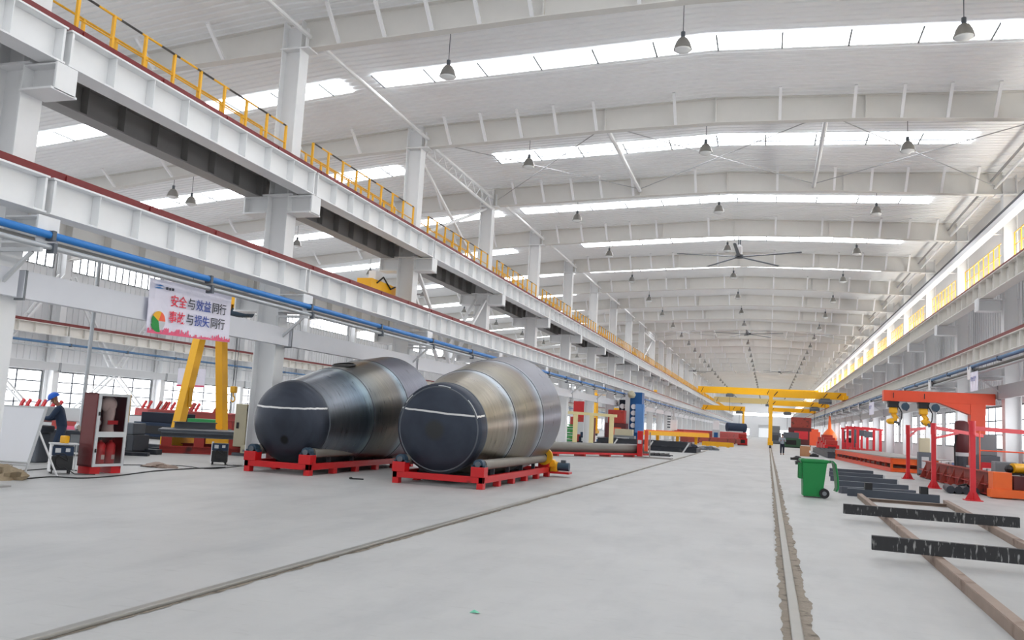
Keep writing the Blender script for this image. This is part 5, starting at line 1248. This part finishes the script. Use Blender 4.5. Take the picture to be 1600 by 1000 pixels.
# jib crane with two robots and wire feeders
JY = 39.6
o = thing('jib_crane', 'tall orange jib crane with a long boom by the right windows', 'crane', (8.35, JY, 0))
MB().box(8.05, 8.6, JY-.3, JY+.3, .03, 3.38).build('mast', 'orange_red', o, bevel=.01); MB().box(7.9, 8.75, JY-.45, JY+.45, 0, .04).build('base', 'charcoal', o)
MB().box(4.72, 8.98, JY-.28, JY+.28, 3.36, 3.82).build('boom', 'orange_red', o, bevel=.01); MB().prism([(6.9, 3.36), (8.62, 3.36), (8.62, 2.92), (8.05, 2.92)], 'y', JY-.27, JY+.27).build('haunch', 'orange_red', o)
for x in (5.1, 6.3): MB().bar((x, JY-.29, 3.5), (x, JY-.29, 3.72), .03, .02, (0, 1, 0)).build('boom_mark', 'black', o)
def robot(lab, x, flip):
    o = thing('hanging_robot', lab, 'robot', (x, JY, 3.36)); y = JY
    MB().box(x-.22, x+.22, y-.22, y+.22, 3.28, 3.35).box(x-.2, x+.2, y-.2, y+.2, 3.1, 3.28).build('mount', 'black', o); MB().box(x-.16, x+.16, y-.17, y+.17, 2.84, 3.1).build('shoulder', 'yellow', o, bevel=.04)
    MB().path([(x, y, 2.84), (x+.12, y-.1, 2.62), (x-.08, y-.14, 2.5)], .1, 12).build('upper_arm', 'yellow', o, smooth=True); MB().blob((x-.1*flip, y-.1, 2.5), (.19, .16, .13), 12, 8).build('elbow', 'yellow', o, smooth=True)
    MB().path([(x-.1, y-.14, 2.5), (x+.2, y-.2, 2.45), (x+.22, y-.2, 2.33)], .06, 10).build('forearm', 'slate', o, smooth=True); MB().path([(x+.15, y-.2, 3.2), (x+.32, y-.2, 2.9), (x+.3, y-.2, 2.6), (x+.22, y-.2, 2.4)], .025, 6).build('cable', 'black', o)
robot('left yellow robot hanging near the tip of the orange boom', 5.12, 1); robot('right yellow robot hanging under the middle of the orange boom', 6.3, -1)
for x, lab in ((5.55, 'grey wire feeder with a dark disc beside the left hanging robot'), (6.72, 'grey wire feeder with a dark disc beside the right hanging robot')):
    o = thing('wire_feeder', lab, 'wire feeder', (x, JY, 3.3), 0, 'wire feeders'); MB().box(x-.25, x+.05, JY-.2, JY+.2, 2.98, 3.36).build('box', 'light_grey', o, bevel=.01); MB().tube((x+.02, JY-.26, 3.15), (x+.02, JY-.2, 3.15), .16, 16).tube((x+.05, JY, 3.15), (x+.12, JY, 3.15), .18, 16).build('spool', 'motor_blue', o, smooth=True)
# things in and behind the red girder stand
def crate(lab, c, s, m, name='steel_box', cat='box'):
    o = thing(name, lab, cat, (c[0], c[1], c[2])); x, y, z = c; a, b, h = s[0]/2, s[1]/2, s[2]
    MB().box(x-a, x+a, y-b, y-b+.03, z, z+h).box(x-a, x+a, y+b-.03, y+b, z, z+h).box(x-a, x-a+.03, y-b, y+b, z, z+h).box(x+a-.03, x+a, y-b, y+b, z, z+h).box(x-a, x+a, y-b, y+b, z, z+.03).build('shell', m, o)
    for q in (.25, .6): MB().box(x-a*.8, x-a*.2, y-b-.01, y-b, z+h*q, z+h*(q+.2)).build('opening', 'charcoal', o)
    return o
for i, (x, y, m, lab) in enumerate(((8.05, 44.0, 'white', 'white sheet box on the far end of the red girder stand'), (8.1, 42.6, 'light_grey', 'pale grey box between the beams, behind the middle red post'), (8.05, 41.0, 'light_blue', 'bluish white box on the red girder stand left of the nearest post'), (8.05, 38.2, 'light_grey', 'grey box on the red girder stand at the foot of the crane'), (8.0, 35.2, 'white', 'small white open box right of the nearest red post'))):
    crate(lab, (x, y, .36), (.7, .6, .5), m)
o = thing('wire_barrel', 'dark maroon barrel standing on a grey drum left of the orange mast', 'barrel', (7.68, 39.2, 0))
MB().lathe([(.24, 1.35), (.27, 1.4), (.27, 2.5), (.22, 2.62), (.1, 2.66)], 20, (7.68, 39.2, 0)).build('barrel', 'maroon', o, smooth=True); MB().lathe([(.24, 0), (.24, 1.2)], 20, (7.68, 39.2, 0)).build('stand_drum', 'charcoal', o, smooth=True); MB().lathe([(.26, 1.2), (.26, 1.35)], 20, (7.68, 39.2, 0)).build('white_band', 'light_grey', o, smooth=True)
MB().path([(7.4, 39, 0), (7.38, 39, 1.6), (7.5, 39.05, 2.3)], .03, 6).build('cable', 'black', o)
box_machine('grey_cabinet', 'grey electric cabinet with red plate in front of the orange mast', 'cabinet', (8.06, 36.9), (.85, .7, 2.1), 'slate', 'mid_grey', 'post_red')
box_machine('grey_base_machine', 'pale grey arched machine base behind the nearest red post', 'machine', (8.05, 34.2), (.85, .8, 1.15), 'light_grey', 'mid_grey', 'maroon')
box_machine('orange_cabinet', 'bright orange cabinet at the right windows', 'cabinet', (9.4, 34.6), (.75, .6, 1.7), 'orange', 'clear_red', 'orange_red')
o = thing('guard_rail', 'thin orange guard rail around the foot of the orange crane', 'guard rail', (8.4, 35.2, 0))
for x in (7.5, 9.1): MB().tube((x, 35.2, 0), (x, 35.2, 2.3), .025, 8).build('post', 'clear_red', o)
for z in (1.5, 2.28): MB().tube((7.5, 35.2, z), (9.1, 35.2, z), .025, 8).build('rail', 'clear_red', o)
o = thing('yellow_motor', 'yellow motor on the near end of the red girder stand', 'motor', (8.1, 32.6, .78)); MB().tube((7.9, 32.5, .98), (8.4, 32.7, .98), .17, 18).build('motor', 'yellow', o, smooth=True); MB().box(7.75, 8.45, 32.35, 32.85, .76, .82).build('mount', 'black', o); MB().blob((7.8, 32.5, .95), (.14, .14, .14), 8, 6).build('coupling', 'black', o)
o = thing('grey_bracket', 'grey triangular steel bracket at the right edge', 'bracket', (8.5, 31.0, 0)); MB().prism([(8.3, .0), (8.62, .0), (8.62, 1.55), (8.3, 1.55)], 'y', 30.9, 31.05).bar((8.62, 31, 1.1), (9.05, 31, .3), .1, .1).build('bracket', 'slate', o)
for i in range(5): o = tag(MB().box(-.05, .05, -.1, .1, 0, 1.2).build('steel_strip', 'mid_grey'), 'upright grey steel strip leaning by the orange cabinet', 'strip', 'grey strips by the orange cabinet'); o.location = (8.55+.13*i, 33.6, 0)
box_machine('white_console', 'white console at the right windows behind the orange cabinet', 'console', (9.5, 36.6), (.8, .7, 1.6), 'white', 'light_grey', 'slate')
o = thing('roller_bundle', 'dark roller bundle on the floor at the foot of the middle red post', 'rollers', (6.5, 33, 0))
for i in range(4): MB().tube((6.0+.25*i, 32.4, .13), (6.2+.25*i, 34.2, .13), .13, 12).build('roller', 'dark_steel', o, smooth=True)
MB().path([(6.3, 32.7, .27), (6.5, 32.5, .35), (6.7, 32.8, .2), (6.5, 33.1, .3)], .03, 6).build('hose', 'black', o)
box_machine('green_console', 'grey green console leaning behind the far red posts', 'console', (7.6, 47.5), (.6, .5, 1.9), 'slate', 'beige', 'light_grey')
